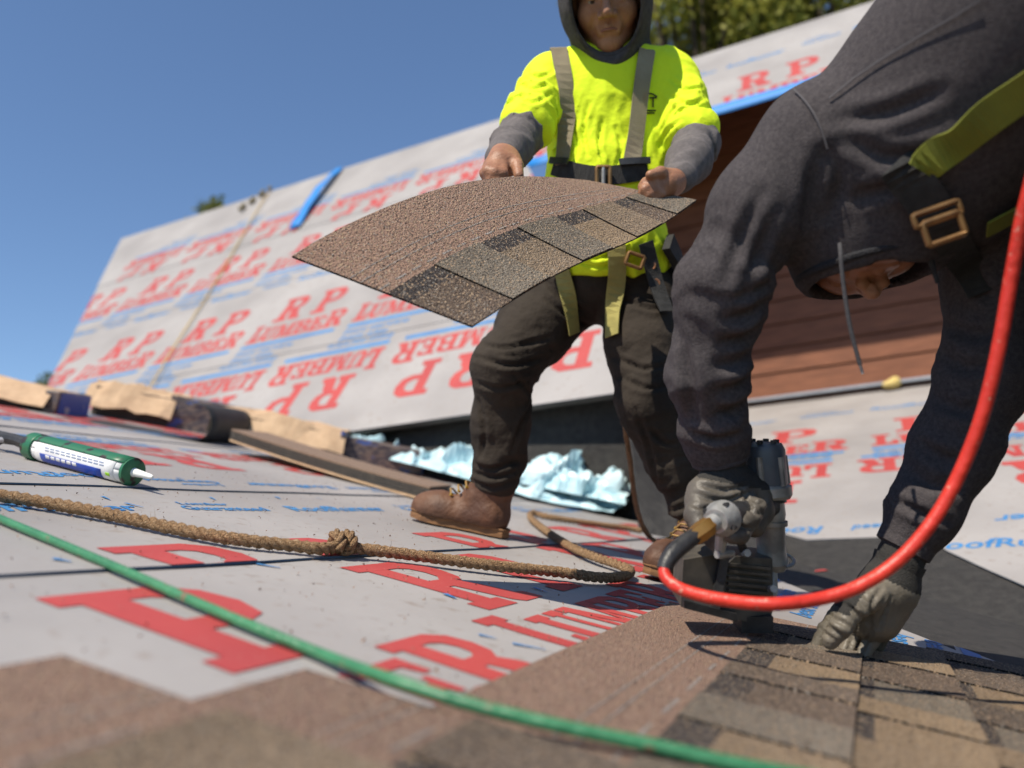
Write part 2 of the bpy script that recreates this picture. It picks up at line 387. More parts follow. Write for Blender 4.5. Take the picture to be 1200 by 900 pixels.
for ch, h, w in (('L', .26, .185), ('U', .21, .17), ('M', .21, .172), ('B', .21, .178), ('E', .21, .18), ('R', .26, .205)):
    _red.append(off(scl(glyph_tris(ch), w, h), _x, 0.0)); _x += {'L': .13, 'U': .165, 'M': .2, 'B': .17, 'E': .155, 'R': .2}[ch]
LOGO_RED = join2(_red)
LOGO_BLUE = join2([rect2(0, -.085, 1.0, -.04), off(word_geo('best service', .062, .62), 0, -.175), off(word_geo('best site', .062, .46), 0, -.265)])
LOGO_RR = join2([off(word_geo('RoofRunner', .085, .55), 0, 1.02), off(word_geo('Guaranteed', .06, .34), .70, 1.03), off(word_geo('Lumber', .04, .2), .74, 1.11)])

def clip_map(V2, F, poly, hf, pl, grid=None):
    """2D mesh -> cut to a convex polygon -> cut along a grid -> laid on the plane"""
    bm = bmesh.new(); vs = [bm.verts.new((x, y, 0)) for x, y in V2]
    for f in F:
        try: bm.faces.new([vs[i] for i in f])
        except ValueError: pass
    c = np.mean(poly, 0)
    if len(V2) > 4:                                         # drop what lies well outside before cutting
        lo, hi = np.min(poly, 0), np.max(poly, 0); P2 = np.array(V2)
        kill = [f for f in bm.faces if all(v.co.x < lo[0] or v.co.x > hi[0] or v.co.y < lo[1] or v.co.y > hi[1] for v in f.verts)]
        bmesh.ops.delete(bm, geom=kill, context='FACES')
    for i in range(len(poly)):
        a, b = np.array(poly[i]), np.array(poly[(i+1) % len(poly)]); n = np.array([b[1]-a[1], a[0]-b[0]])
        if n @ (c-a) > 0: n = -n
        if not bm.verts: break
        bmesh.ops.bisect_plane(bm, geom=list(bm.verts)+list(bm.edges)+list(bm.faces), plane_co=(*a, 0), plane_no=(*n, 0), clear_outer=True)
    if grid and bm.verts:
        co = np.array([v.co for v in bm.verts])
        for ax in (0, 1):
            for x in np.arange(math.ceil(co[:, ax].min()/grid)*grid, co[:, ax].max(), grid):
                bmesh.ops.bisect_plane(bm, geom=list(bm.verts)+list(bm.edges)+list(bm.faces), plane_co=(x, x, 0), plane_no=((1, 0, 0) if ax == 0 else (0, 1, 0)))
    for v in bm.verts:
        q = pl.pt(v.co.x, v.co.y, float(hf(v.co.x, v.co.y))); v.co = Vector(q)
    for f in bm.faces:
        f.normal_update()
        if f.normal.dot(Vector(pl.N)) < 0: f.normal_flip()
    return bm
def bm_obj(name, bm, mats, parent=None, smooth=False):
    me = bpy.data.meshes.new(name); bm.to_mesh(me); bm.free()
    for m in mats: me.materials.append(m)
    if smooth: me.polygons.foreach_set('use_smooth', np.ones(len(me.polygons), bool))
    o = bpy.data.objects.new(name, me); COL.objects.link(o)
    if parent is not None: attach(o, parent)
    return o
def rows_geo(kind, rows, pl):
    """kind -> template; rows = (u of baseline, v of the first logo, count, width, inverted)"""
    T = {'red': LOGO_RED, 'blue': LOGO_BLUE, 'rr': LOGO_RR}[kind]; out = []
    for u0, v0, n, w, inv in rows:
        for k in range(n):
            vv = v0+k*1.14*w*(1)
            out.append(([(u0-y*w, vv+x*w) for x, y in T[0]] if not inv else [(u0+y*w, vv+w-x*w) for x, y in T[0]], T[1]))
    return join2(out) if out else ([], [])
def roof_sheet(parent, pl, poly, h0, rows, grid, hf, lip=True, lgrid=.1):
    us = [p[0] for p in poly]; vs = [p[1] for p in poly]
    bm = clip_map([(min(us), min(vs)), (max(us), min(vs)), (max(us), max(vs)), (min(us), max(vs))], [(0, 1, 2, 3)], poly, lambda u, v: h0+hf(u, v), pl, grid)
    if lip:
        ed = [e for e in bm.edges if e.is_boundary]; r = bmesh.ops.extrude_edge_only(bm, edges=ed)
        for g in r['geom']:
            if isinstance(g, bmesh.types.BMVert): g.co -= Vector(pl.N)*.0034
            if isinstance(g, bmesh.types.BMFace): g.material_index = 1
    o = bm_obj('underlayment_sheet', bm, [m_under, m_edge], parent)
    for kind, m, nm, dh in (('red', m_red, 'red_lettering', .0012), ('blue', m_blue, 'blue_lettering', .0012), ('rr', m_blue, 'blue_lettering', .0012)):
        g = rows_geo(kind, rows, pl)
        if not g[0]: continue
        b = clip_map(g[0], g[1], poly, lambda u, v: h0+hf(u, v)+dh, pl, lgrid if kind == 'red' else None)
        if b.faces: bm_obj(nm, b, [m], o)
        else: b.free()
    return o

# ---- ground far below
struct(mesh_obj('ground', [(-900, -900, 0), (900, -900, 0), (900, 900, 0), (-900, 900, 0)], [(0, 1, 2, 3)], m_ground))
# ---- near roof (A): dark membrane over the deck, a ridge on the left, a valley on the right
URIDGE = -3.7
def slab(name, pts, m, th=.03, parent=None):
    n = nrm(np.cross(np.array(pts[1])-pts[0], np.array(pts[2])-pts[0])); n = n if n[2] > 0 else -n; K = len(pts)
    v = [np.array(p) for p in pts]+[np.array(p)-n*th for p in pts]; f = [tuple(range(K)), tuple(range(2*K-1, K-1, -1))]+[(i, i+K, (i+1) % K+K, (i+1) % K) for i in range(K)]
    return mesh_obj(name, v, f, m, parent)
_uvv = [((p-A.O) @ A.U, (p-A.O) @ A.V) for p in (_va, _vb)]; _sl = (_uvv[1][1]-_uvv[0][1])/(_uvv[1][0]-_uvv[0][0])
vval = lambda u: _uvv[0][1]+_sl*(u-_uvv[0][0])                     # valley line: v(u) on plane A
roofA = struct(slab('near_roof', [A.pt(URIDGE, -3), A.pt(URIDGE, vval(URIDGE)), A.pt(2.6, vval(2.6)), A.pt(2.6, -3)], m_memb))
_bk = nrm(np.array([-A.U[0], -A.U[1], -abs(math.hypot(A.U[0], A.U[1]))*.3]))
struct(slab('back_slope', [A.pt(URIDGE, -3, -.002), A.pt(URIDGE, vval(URIDGE), -.002), A.pt(URIDGE, vval(URIDGE), -.002)+_bk*3, A.pt(URIDGE, -3, -.002)+_bk*3], m_memb))
def hA(u, v, lips=()):
    return .0026*sn(u*3.1, v*3.1, 1.7)+.0008*sn(u*9, v*9, 4.)
def lip_h(u_edge):
    def f(u, v):
        d = abs(u-(u_edge+.06*v)); r = hA(u, v)
        return r+math.exp(-d/.03)*(.0004+.0045*max(0, sn(v*2.3, u_edge*9, 0.)))
    return f
LW = .72
sh = []
bnd0, bnd1 = A.uv(905, 678), A.uv(1200, 790)
ebv = lambda u: np.interp(u, [-4, -.832, -.28, .436, .661, .774, .964, 1.3], [3.4, 2.342, 2.013, .907, .718, .483, .198, -.25])
roof_sheet(roofA, A, [(-.24, -2.6), (.9, -2.6), (.9, .29), (.66, .70), (.436, .907), (-.24, 1.93)], .004,
           [(.40, -.60-2*1.14*LW, 5, LW, False), (.93, -.60-2*1.14*LW+.2, 5, LW, True)], .06, hA)
roof_sheet(roofA, A, [(.86, -2.6), (1.5, -2.6), (1.5, -.5), (.98, .18), (.86, .34)], .003, [(.93, -.60-2*1.14*LW+.2, 5, LW, True)], .08, hA, lip=False)
roof_sheet(roofA, A, [(-.86, -2.6), (-.105-.06*2.6, -2.6), (-.105+.06*1.76, 1.76), (-.28, 2.0), (-.86, 2.36)], .008,
           [(.21, -.9-2*1.14*LW, 6, LW, False)], .05, lip_h(-.105))
roof_sheet(roofA, A, [(-2.0, -2.6), (-.775-.0, -2.6), (-.775, 2.3), (-1.1, 2.52), (-2.0, 3.1)], .012,
           [(-1.66, -1.0-2*1.14*LW, 8, LW, True), (-2.38, -.7-2*1.14*LW, 8, LW, False)], .06, lip_h(-.775))
roof_sheet(roofA, A, [(-3.69, -2.6), (-1.93, -2.6), (-1.93, 3.05), (-3.69, 4.2)], .016,
           [(-2.36, -.7-2*1.14*LW, 8, LW, False), (-3.0, -.4-2*1.14*LW, 8, LW, True)], .12, lip_h(-1.93))
# ---- lower roof under the sided wall (B)
ubw, _ = B.uv(874, 478)
struct(slab('lower_roof', [_va, _vb, B.pt(ubw-.3, B.uv(874, 478)[1]-1.1), B.pt(ubw-.3, 7), B.pt(2.0, 7)], m_memb)); roofB = bpy.data.objects['lower_roof']
def hB(u, v): return .004*sn(u*2.2+v, v*1.4, 7.7)+.0025*sn(u*6, v*4, 3.)
_l2, _p1 = B.uv(1022, 524), B.uv(893, 541); WBw = (_l2[1]-_p1[1])/.57
_uinv = B.uv(1000, 541)[0]; u_rr = B.uv(1150, 645)[0]; _e = [B.uv(905, 616), B.uv(945, 633), B.uv(1050, 629), B.uv(1110, 648), B.uv(1200, 690)]
u_seam = B.uv(1150, 618)[0]
roof_sheet(roofB, B, [(ubw-.02, B.uv(868, 478)[1]-.5), (ubw-.02, 6.5), (u_seam+.05, 6.5), (u_seam+.05, B.uv(1110, 640)[1]-.25), (_e[1][0], _e[1][1]), (_e[0][0]-.25, _e[0][1]-.35)], .004,
           [(_l2[0], _l2[1]-1.14*WBw*2, 7, WBw, False), (_uinv, B.uv(975, 545)[1]-WBw-1.14*WBw*1, 7, WBw, True)], .12, hB)
roof_sheet(roofB, B, [(u_seam, B.uv(1080, 630)[1]), (u_seam, 6.5), (2.0, 6.5), (B.uv(1200, 690)[0], B.uv(1200, 690)[1]), (B.uv(1110, 648)[0], B.uv(1110, 648)[1])], .008,
           [(u_rr+1.02*WBw, B.uv(1083, 650)[1], 5, WBw, False)], .12, hB)
# ---- steep far roof (C)
cu = lambda x, y: C.uv(x, y)
u_r = np.mean([cu(150, 275)[0], cu(590, 140)[0], cu(1020, 10)[0]]); u_b = np.mean([cu(450, 500)[0], cu(715, 462)[0]])
u_e = 0.0; v_n = cu(606, 213)[1]; v_k = cu(752, 457)[1]; VR = 7.5
roofC = thing('steep_roof', 'steep far roof covered in white underlayment printed R P LUMBER', 'roof', C.pt(u_b, cu(450, 500)[1]))
_lt, _lb = cu(150, 275)[1], cu(60, 445); vl = lambda u: _lt+(_lb[1]-_lt)*(u-u_r)/(_lb[0]-u_r)
def prism(pl, poly, h0, h1, name, m, parent):
    K = len(poly); v = [pl.pt(u, w, h1) for u, w in poly]+[pl.pt(u, w, h0) for u, w in poly]
    return mesh_obj(name, v, [tuple(range(K)), tuple(range(2*K-1, K-1, -1))]+[(i, i+K, (i+1) % K+K, (i+1) % K) for i in range(K)], m, parent)
m_deck = mat('roof_deck', (.05, .045, .04), .85, (.08, .07, .06), 6)  # deck coloured dark so its bare edge stands in for the eave shadow
prism(C, [(u_r, _lt), (u_r, VR), (u_e, VR), (u_e, v_n), (u_b, v_k), (u_b, vl(u_b))], -.03, -.004, 'roof_deck', m_deck, roofC)
CW = (cu(412, 378)[1]-cu(287, 405)[1])/1.14
hC_ = lambda u, v: 0.0
def clog(px, py, inv, n, back):   # a row of logos on C anchored at the left foot of one LUMBER
    u, v = cu(px, py); return (u, v-back*1.14*CW, n, CW, inv)
rw = [clog(310, 262, True, 10, 2), clog(219, 345, False, 10, 2), clog(287, 405, False, 10, 3), clog(330, 430, True, 10, 3)]
us = [u_r, cu(287, 300)[0]*.5+cu(300, 300)[0]*.5, cu(300, 350)[0], cu(450, 400)[0]-.0, u_b]
us = [u_r, rw[1][0]-1.0*CW, rw[1][0]+.22*CW, rw[2][0]+.21*CW, u_b]
vc = lambda u: v_n if u < u_e else v_n+(v_k-v_n)*(u-u_e)/(u_b-u_e)
for i in range(4):
    a, b = us[i], us[i+1]+(.06 if i < 3 else 0); rows = [[(rw[0][0], rw[0][1], 6, CW, True), (cu(880, 120)[0], cu(846, 126)[1]-1.14*CW, 6, CW, False)], [rw[1]], [rw[2]], [rw[3]]][i]
    hh = .002+.004*(3-i)
    if a < u_e < b:
        roof_sheet(roofC, C, [(a, vl(a)), (a, VR), (u_e, VR), (u_e, vl(u_e))], hh, rows, None, hC_, lgrid=None)
        roof_sheet(roofC, C, [(u_e-.02, vl(u_e)), (u_e-.02, v_n), (b, vc(b)), (b, vl(b))], hh-.001, rows, None, hC_, lgrid=None)
    elif b <= u_e: roof_sheet(roofC, C, [(a, vl(a)), (a, VR), (b, VR), (b, vl(b))], hh, rows, None, hC_, lgrid=None)
    else: roof_sheet(roofC, C, [(a, vl(a)), (a, vc(a)), (b, vc(b)), (b, vl(b))], hh, rows, None, hC_, lgrid=None)
# membrane-covered saddles that fill the valley between the roofs
def patch(name, a, b, c, d, m, n=6):
    v = []; f = []
    for i in range(n+1):
        for j in range(n+1): s, t = i/n, j/n; v.append((1-s)*((1-t)*a+t*b)+s*((1-t)*d+t*c))
    for i in range(n):
        for j in range(n): k = i*(n+1)+j; f.append((k, k+1, k+n+2, k+n+1))
    o = mesh_obj(name, v, f, m); md = o.modifiers.new('thickness', 'SOLIDIFY'); md.thickness = .02; md.offset = -1; return struct(o)
TL, TR = C.pt(u_b-.2, cu(300, 518)[1], -.05), C.pt(u_b-.2, cu(735, 459)[1], -.05)
BR, BL = A.hit(770, 616)+A.N*.003, A.hit(545, 572)+A.N*.003
patch('valley_saddle', TL, TR, BR, BL, m_memb)
patch('valley_saddle', C.pt(u_b-.2, cu(715, 462)[1], -.06), B.hit(868, 478)+np.array([0, .1, .004]), A.hit(925, 662)-A.N*.012, A.hit(750, 626)-A.N*.012, m_memb)

# ================================================================== sided wall under the steep roof
m_board = mat('cedar_board', (.225, .088, .045), .6, (.15, .058, .03), 5, bump=.15, bscale=40, stretch=(1, 1, 9), spec=.3)
m_metal = mat('galvanised_flashing', (.5, .5, .5), .4, (.42, .42, .43), 12, metal=.6)
m_dark = mat('dark_trim', (.035, .02, .014), .7, (.055, .03, .02), 20)
m_bluetape = mat('blue_membrane', (.01, .20, .58), .6, (.008, .18, .52), 14, spec=.5)
m_foam = mat('spray_foam', (.5, .36, .1), .9, (.62, .5, .22), 60)
VW = -RC; wv = lambda p: (p-WB) @ VW
def wp(v, z, out=0.0): return WB+VW*v+EZ*z-HC*out
wl, wr = wv(C.pt(u_e, v_n))-.06, 7.0; wh = C.pt(0, 0)[2]-WB[2]+.9
wall = thing('sided_wall', 'wall of dark reddish brown horizontal boards under the blue roof edge', 'wall', wp(0, 0))
mesh_obj('sheathing', *box_geo(wp((wl+wr)/2, wh/2-.1, -.06), VW, EZ, HC, wr-wl, wh+.1, .06), m_dark, wall)
nb = 15; eh = wh/nb
for i in range(nb):
    c = wp((wl+wr)/2, .05+eh*(i+.5), .0); t = nrm(EZ+HC*.06); o_ = np.cross(VW, t)
    o = mesh_obj('board', *box_geo(c-HC*.008, VW, t, o_, wr-wl+random.uniform(-.03, .03), eh-.012, .022), m_board, wall)
mesh_obj('base_strip', *box_geo(wp((wl+wr)/2, .012, .03), VW, EZ, HC, wr-wl, .05, .03), m_dark, wall)
mesh_obj('metal_flashing', *box_geo(wp((wl+wr)/2, .048, .045), VW, EZ, HC, wr-wl, .022, .05), m_metal, wall)
_c1, _c2 = C.pt(u_e, v_n, -.1), C.pt(u_b, v_k, -.1); tow = lambda p: p+HC*(((WB-p) @ HC)+.02)
mesh_obj('cheek', [_c1, _c2, tow(_c2), tow(_c1)], [(0, 1, 2, 3)], m_board, wall)
fb = tag(sdf_obj('spray_foam', Sdf().ell(wp(wv(B.hit(1045, 455)), .03, .07), np.eye(3), [.07, .05, .035]).ell(wp(wv(B.hit(1050, 455)), .05, .07), np.eye(3), [.04, .04, .04]), .01, m_foam), 'yellow lump of spray foam on the flashing below the brown boards', 'foam')
def bs(s, t): return C.pt(u_e-.02+.10*t, v_n+.02+(VR-v_n-.05)*s, .028-.03*t*t+.012*sn(s*14, t, 1)*t)
v, f = sheet_geo(bs, 60, 4, .004, lambda s, t: C.N)
tag(mesh_obj('blue_edge_strip', v, f, m_bluetape, None, True), 'bright blue membrane strip along the eave above the brown boards', 'flashing')
# loose blue strap of tape on the steep roof
ta, tb = cu(400, 200), cu(347, 270)
def tp(s, t): u = tb[0]*(1-s)+ta[0]*s; vv = tb[1]*(1-s)+ta[1]*s; return C.pt(u, vv+(t-.5)*.13*(1-.25*s), .03+.05*math.sin(s*3.1)+.02*sn(s*6, t*2, 0))
v, f = sheet_geo(tp, 16, 3, .004, lambda s, t: C.N); tag(mesh_obj('blue_strap', v, f, m_bluetape, None, True), 'loose bright blue strap lying over the ridge of the steep roof', 'strap')

# ================================================================== shingles
m_shing = mat('asphalt_granules', (0, 0, 0), .93, None, attr='tone', bump=.9, bscale=330, spec=.15,
              speck=[((.50, .36, .24), 240, .58, .63), ((.06, .045, .04), 280, .59, .64), ((.44, .40, .35), 360, .62, .67), ((.09, .065, .055), 460, .62, .67)])
BROWN = [(.255, .162, .122), (.235, .15, .115), (.265, .17, .128)]
PAL = [(.29, .21, .135), (.205, .175, .14), (.135, .10, .078), (.24, .18, .125), (.11, .086, .07), (.30, .215, .135), (.185, .158, .125), (.15, .115, .09)]
def shingle_cells(L, seed, steps=False):
    r = random.Random(seed); xs = [0.0]; 
    while xs[-1] < L-.07: xs.append(min(L, xs[-1]+r.uniform(.075, .135)))
    if L-xs[-1] < .05: xs[-1] = L
    else: xs.append(L)
    cells = []; start = r.random() < .5
    ys = [0, .055, .11, .165, .178] if steps else [0, .178]; low = [.178, .222, .262, .30, .333]
    bro = r.choice(BROWN)
    for i in range(len(xs)-1):
        tooth = (i % 2 == 0) == start; c1 = r.choice(PAL); c2 = r.choice(PAL); sk = .008*(1 if tooth else -1)
        n = max(1, int((xs[i+1]-xs[i])/.035)) if steps else 1
        for q in range(n):
            a = xs[i]+(xs[i+1]-xs[i])*q/n; b = xs[i]+(xs[i+1]-xs[i])*(q+1)/n
            for k in range(len(ys)-1): cells.append((a, b, ys[k], ys[k+1], .0034, bro))
            for k in range(4):
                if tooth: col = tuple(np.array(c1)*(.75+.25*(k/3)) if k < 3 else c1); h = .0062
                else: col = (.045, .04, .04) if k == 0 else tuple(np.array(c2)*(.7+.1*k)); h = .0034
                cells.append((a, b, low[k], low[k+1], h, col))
    return cells
def shingle_mesh(cells, fn, L):
    """fn(x, y, h) -> world"""
    V = []; F = []; T = []
    for a, b, y0, y1, h, col in cells:
        k = len(V); V += [fn(x, y, z) for z in (0, h) for x, y in ((a, y0), (b, y0), (b, y1), (a, y1))]
        F.append((k+4, k+5, k+6, k+7)); T.append(col)
        dk = (.02, .018, .017)
        F += [(k, k+1, k+5, k+4), (k+1, k+2, k+6, k+5), (k+2, k+3, k+7, k+6), (k+3, k, k+4, k+7)]; T += [dk]*4
        F.append((k+3, k+2, k+1, k)); T.append(dk)
    xs = sorted({c[0] for c in cells} | {L})
    for y0, w in ((.108, .0022), (.128, .0022), (.162, .004)):                # printed nailing and sealant lines
        for a, b in zip(xs[:-1], xs[1:]):
            if w > .003:
                b = a+(b-a)*.6
            k = len(V); V += [fn(x, y, .0039) for x, y in ((a, y0), (b, y0), (b, y0+w), (a, y0+w))]; F.append((k, k+1, k+2, k+3)); T.append((.30, .27, .25))
    T = [tuple(min(.6, x*1.5) for x in c) if c[0] > .03 else c for c in T]
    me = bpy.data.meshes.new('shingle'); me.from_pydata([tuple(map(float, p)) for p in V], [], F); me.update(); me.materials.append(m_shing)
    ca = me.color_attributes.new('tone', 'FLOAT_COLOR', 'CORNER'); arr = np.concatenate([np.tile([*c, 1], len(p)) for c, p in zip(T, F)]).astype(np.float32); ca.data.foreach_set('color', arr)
    return me
def lay(ub, v_far, v_near, seed):
    x = v_far; k = 0; u0 = ub-.333
    while x > v_near:
        L = .92; cells = shingle_cells(L, seed*31+k); vv = x-L; lift = random.uniform(0, .0015); rot = random.uniform(-.004, .004)
        fn = lambda X, Y, h, vv=vv, lift=lift, rot=rot: A.pt(u0+Y+rot*(X-.4), vv+X, .0062+.0125*(Y/.333)+lift+h+.0008*sn((vv+X)*7, u0*5, Y*9))
        me = shingle_mesh(cells, fn, L); o = bpy.data.objects.new('shingle', me); COL.objects.link(o); attach(o, roofA); x -= L+.003; k += 1
ends = {-3: -1.30, -2: -1.115, -1: -.965, 0: -.055, 1: .06, 2: .10, 3: .02, 4: -.02, 5: -.2, 6: -.3}
for k, ve in ends.items(): lay(.69+.13*k, ve, -1.75, k+20)

# scribbles and cap marks in blue ink on the underlayment
marks = []
for x, y in ((52, 560), (70, 564), (118, 588), (145, 596), (205, 567), (245, 587), (300, 664), (322, 586), (205, 565), (370, 588), (60, 664), (560, 748), (600, 758), (625, 692), (668, 672), (520, 700), (705, 640), (150, 612), (262, 634), (410, 560), (330, 545)):
    u, v_ = A.uv(x, y); hh = (.0142 if u < -.775 else .0102 if u < -.105+.06*v_ else .0062)+hA(u, v_); L_ = random.uniform(.02, .045); a_ = 1.57+random.uniform(-.5, .5); d = np.array([math.sin(a_), math.cos(a_)])*L_; n_ = np.array([d[1], -d[0]])/L_*random.uniform(.002, .006)
    k = len(marks); marks += [A.pt(u+q[0], v_+q[1], hh) for q in (-n_, d-n_*.3, d+n_*.3, n_)]
mesh_obj('ink_marks', marks, [(4*i, 4*i+1, 4*i+2, 4*i+3) for i in range(len(marks)//4)], m_blue, roofA)
rmk = [A.pt(u, v_, .003) for u, v_ in [A.uv(x, y) for x, y in ((968, 660), (992, 669), (992, 672), (967, 663), (955, 669), (972, 667), (972, 669), (955, 671))]]
mesh_obj('red_chalk_marks', rmk, [(0, 1, 2, 3), (4, 5, 6, 7)], m_red, roofA)
# loose roofing granules
gv = []; gf = []
for i in range(1700):
    u = RNG.uniform(-1.2, .5); vv = RNG.uniform(-1.3, 1.2); s = RNG.uniform(.0007, .0016); c = A.pt(u, vv, .0075+hA(u, vv)+(.004 if u < -.1+.06*vv else 0)+(.004 if u < -.775 else 0))
    if u > .1 and vv < -.9: continue
    k = len(gv); d = RNG.normal(size=(4, 3))*s; gv += [c+x for x in d]; gf += [(k, k+1, k+2), (k, k+2, k+3), (k, k+3, k+1), (k+1, k+3, k+2)]
m_gran = mat('loose_granules', (.28, .17, .11), .9, (.12, .08, .06), 90)
struct(mesh_obj('granules', gv, gf, m_gran), 'stuff'); bpy.data.objects['granules']['label'] = 'reddish brown roofing granules scattered over the white underlayment'; bpy.data.objects['granules']['category'] = 'granules'

# ================================================================== ropes, hoses, tube
m_rope = mat('manila_rope', (.44, .28, .155), .9, (.27, .165, .09), 140, bump=.8, bscale=400, spec=.15, speck=[((.58, .43, .28), 300, .60, .70), ((.14, .08, .045), 330, .62, .7)])
m_ropey = mat('yellow_rope', (.55, .38, .12), .8, (.4, .27, .1), 60)
m_green = mat('green_hose', (.03, .15, .068), .42, (.045, .20, .09), 20, bump=.2, bscale=80, spec=.5, speck=[((.18, .12, .07), 60, .66, .74)])
m_redh = mat('red_hose', (.62, .04, .022), .42, (.52, .03, .018), 10, spec=.45, bump=.15, bscale=60, speck=[((.5, .22, .16), 90, .64, .72)])
def rope_geo(p, r, pitch=.05, strands=3, ns=7):
    t, N, Bn = frames(p); s = np.r_[0, np.cumsum(np.linalg.norm(np.diff(p, axis=0), axis=1))]; out = []
    for k in range(strands):
        a = 2*math.pi*(s/pitch+k/strands); q = p+(.54*r)*(np.cos(a)[:, None]*N+np.sin(a)[:, None]*Bn); out.append(tube_geo(q, r*.52*(1+.08*vnoise(np.stack([s*60, s*0+k, s*0], -1))), ns))
    return join_geo(out)
def onA(px, py, h): return A.hit(px, py, h)
RR_ = .0108
rp = [(-330, 548), (-180, 562), (-60, 574), (0, 581), (60, 590), (130, 603), (200, 618), (270, 631), (340, 639), (376, 643), (400, 641), (430, 644), (480, 650), (540, 658), (600, 665), (660, 671), (705, 677), (732, 675), (738, 668), (722, 661), (695, 652), (668, 640), (640, 622), (622, 607), (625, 601), (645, 606), (690, 613), (735, 619), (752, 622)]
p3 = [onA(x, y, RR_+.011) for x, y in rp]; q = resample(p3, .007)
g = [rope_geo(q, RR_)]
kc = onA(400, 640, RR_+.012); kd = nrm(onA(430, 644, .02)-onA(376, 643, .02)); kn = nrm(np.cross(kd, A.N)); 
th_ = np.linspace(-.6, 2*math.pi*1.55, 80)
kp = np.array([kc+kd*(.024*(a/6.28-.75))+(.0175)*(math.cos(a)*kn+.8*math.sin(a)*A.N)+A.N*.006 for a in th_]); g.append(rope_geo(kp, RR_*.95))
V, F = join_geo(g)
fv = []; 
for i in range(900):                                                # stray fibres
    j = RNG.integers(0, len(V)); a = V[j]+RNG.normal(size=3)*.001; d = RNG.normal(size=3)*.007; w = RNG.normal(size=3)*.0004; k = len(V); V += [a-w, a+w, a+d]; F.append((k, k+1, k+2))
rope = tag(mesh_obj('rope', V, F, m_rope, None, True), 'thick tan twisted rope with a knot lying across the underlayment', 'rope')
gh = [(-420, 452), (-200, 520), (-60, 582), (0, 608), (70, 637), (150, 671), (230, 706), (300, 736), (380, 768), (460, 797), (560, 828), (660, 852), (760, 873), (860, 895), (960, 912), (1080, 930)]
tag(tube('garden_hose', [onA(x, y, 0.0145 if x < 420 else .0275) for x, y in gh], .0058, m_green, None, 14, .01), 'green hose running down the roof over the white underlayment', 'hose')
# thin rope hanging down the steep roof from a tied bundle at the ridge
a, b = cu(318, 226), cu(172, 470)
yr = [C.pt(a[0]*(1-t)+b[0]*t, a[1]*(1-t)+b[1]*t, .03+.01*math.sin(t*9)) for t in np.linspace(0, 1, 14)]
tr = thing('safety_rope', 'thin yellow rope tied at the ridge and hanging down the steep roof', 'rope', yr[-1])
tube('line', yr, .0065, m_ropey, tr, 8, .1)
kn_ = Sdf()
for i in range(7): kn_.ell(C.pt(a[0]-.02+.07*i, a[1]-.03*(i % 2)-.03*i, .05), np.eye(3), [.03, .03, .03+.012*(i % 2)], .01)
sdf_obj('knot', kn_, .015, mat('tied_bundle', (.3, .24, .14), .9, (.12, .11, .07), 18), tr)

# caulking tube in its green gun barrel
m_gun = mat('green_barrel', (.02, .13, .06), .4, (.03, .02, .018), 30, thr=(.56, .62), spec=.5); m_wlab = mat('white_label', (.78, .78, .77), .5, (.66, .66, .67), 30)
m_blab = mat('blue_label', (.02, .06, .36), .45, (.03, .08, .42), 40); m_nozz = mat('white_nozzle', (.8, .8, .77), .4)
m_blk = mat('black_plastic', (.02, .02, .021), .45, (.035, .035, .036), 50, bump=.1, bscale=120); m_txt = mat('label_text', (.22, .26, .36), .6)
r_t = .030; ta_, tb_ = onA(40, 523, r_t+.013), onA(155, 553, r_t+.013); td = nrm(tb_-ta_); tn = nrm(A.N-td*(A.N @ td)); tside = nrm(np.cross(td, tn)); 
if tside @ (CAMP-ta_) < 0: tside = -tside
ct = thing('caulking_gun', 'green caulking gun with a white and blue sealant tube', 'caulking gun', A.hit(100, 570))
ring = lambda c, r, a: c+r*(math.cos(a)*tside+math.sin(a)*tn)
def shell(name, s0, s1, r, a0, a1, m, n=26, th=.0015, parent=ct):
    v, f = sheet_geo(lambda s, t: ring(ta_+(tb_-ta_)*(s0+(s1-s0)*s), r, math.radians(a0+(a1-a0)*t)), 8, n, th, lambda s, t: nrm(ring(np.zeros(3), 1, math.radians(a0+(a1-a0)*t))))
    return mesh_obj(name, v, f, m, parent, True)
shell('cartridge', .02, .98, r_t-.003, 0, 360, m_wlab); shell('barrel', .0, 1.0, r_t, 35, 215, m_gun, th=.002); shell('barrel_ring', -.01, .09, r_t, -180, 180, m_gun, th=.003)
lb = shell('label', .14, .93, r_t-.0012, -62, 33, m_wlab); shell('label_band', .2, .82, r_t-.0002, -58, -12, m_blab, th=.0008, parent=lb)
for i in range(3):
    for k in range(11 if i < 2 else 6):
        s0 = .24+.055*k+.01*i; shell('print', s0, s0+.042, r_t+.0001, 18-11*i-5+(0 if i < 2 else -21), 18-11*i+1+(0 if i < 2 else -12), m_txt if i < 2 else m_wlab, 3, .0006, lb)
shell('label_dot', .86, .9, r_t+.0002, -35, -20, mat('lime_dot', (.3, .6, .02), .5), 5, .0006, lb)
tube('end_cap', [tb_-td*.004, tb_+td*.004, tb_+td*.007], [r_t+.001, r_t+.001, r_t-.006], m_gun, ct, 24)
tube('nozzle', [tb_+td*.005, tb_+td*.012, tb_+td*.06, tb_+td*.066], [.011, .009, .0055, .003], m_nozz, ct, 14)
tube('rear_cap', [ta_-td*.003, ta_-td*.01], [r_t+.001, r_t*.8], m_metal, ct, 24)
tube('plunger_rod', [ta_-td*.0, ta_-td*.14], .006, m_metal, ct, 8); tube('grip_frame', [ta_-td*.01, ta_-td*.07+tn*.004, ta_-td*.16], [.016, .014, .016], m_blk, ct, 10)
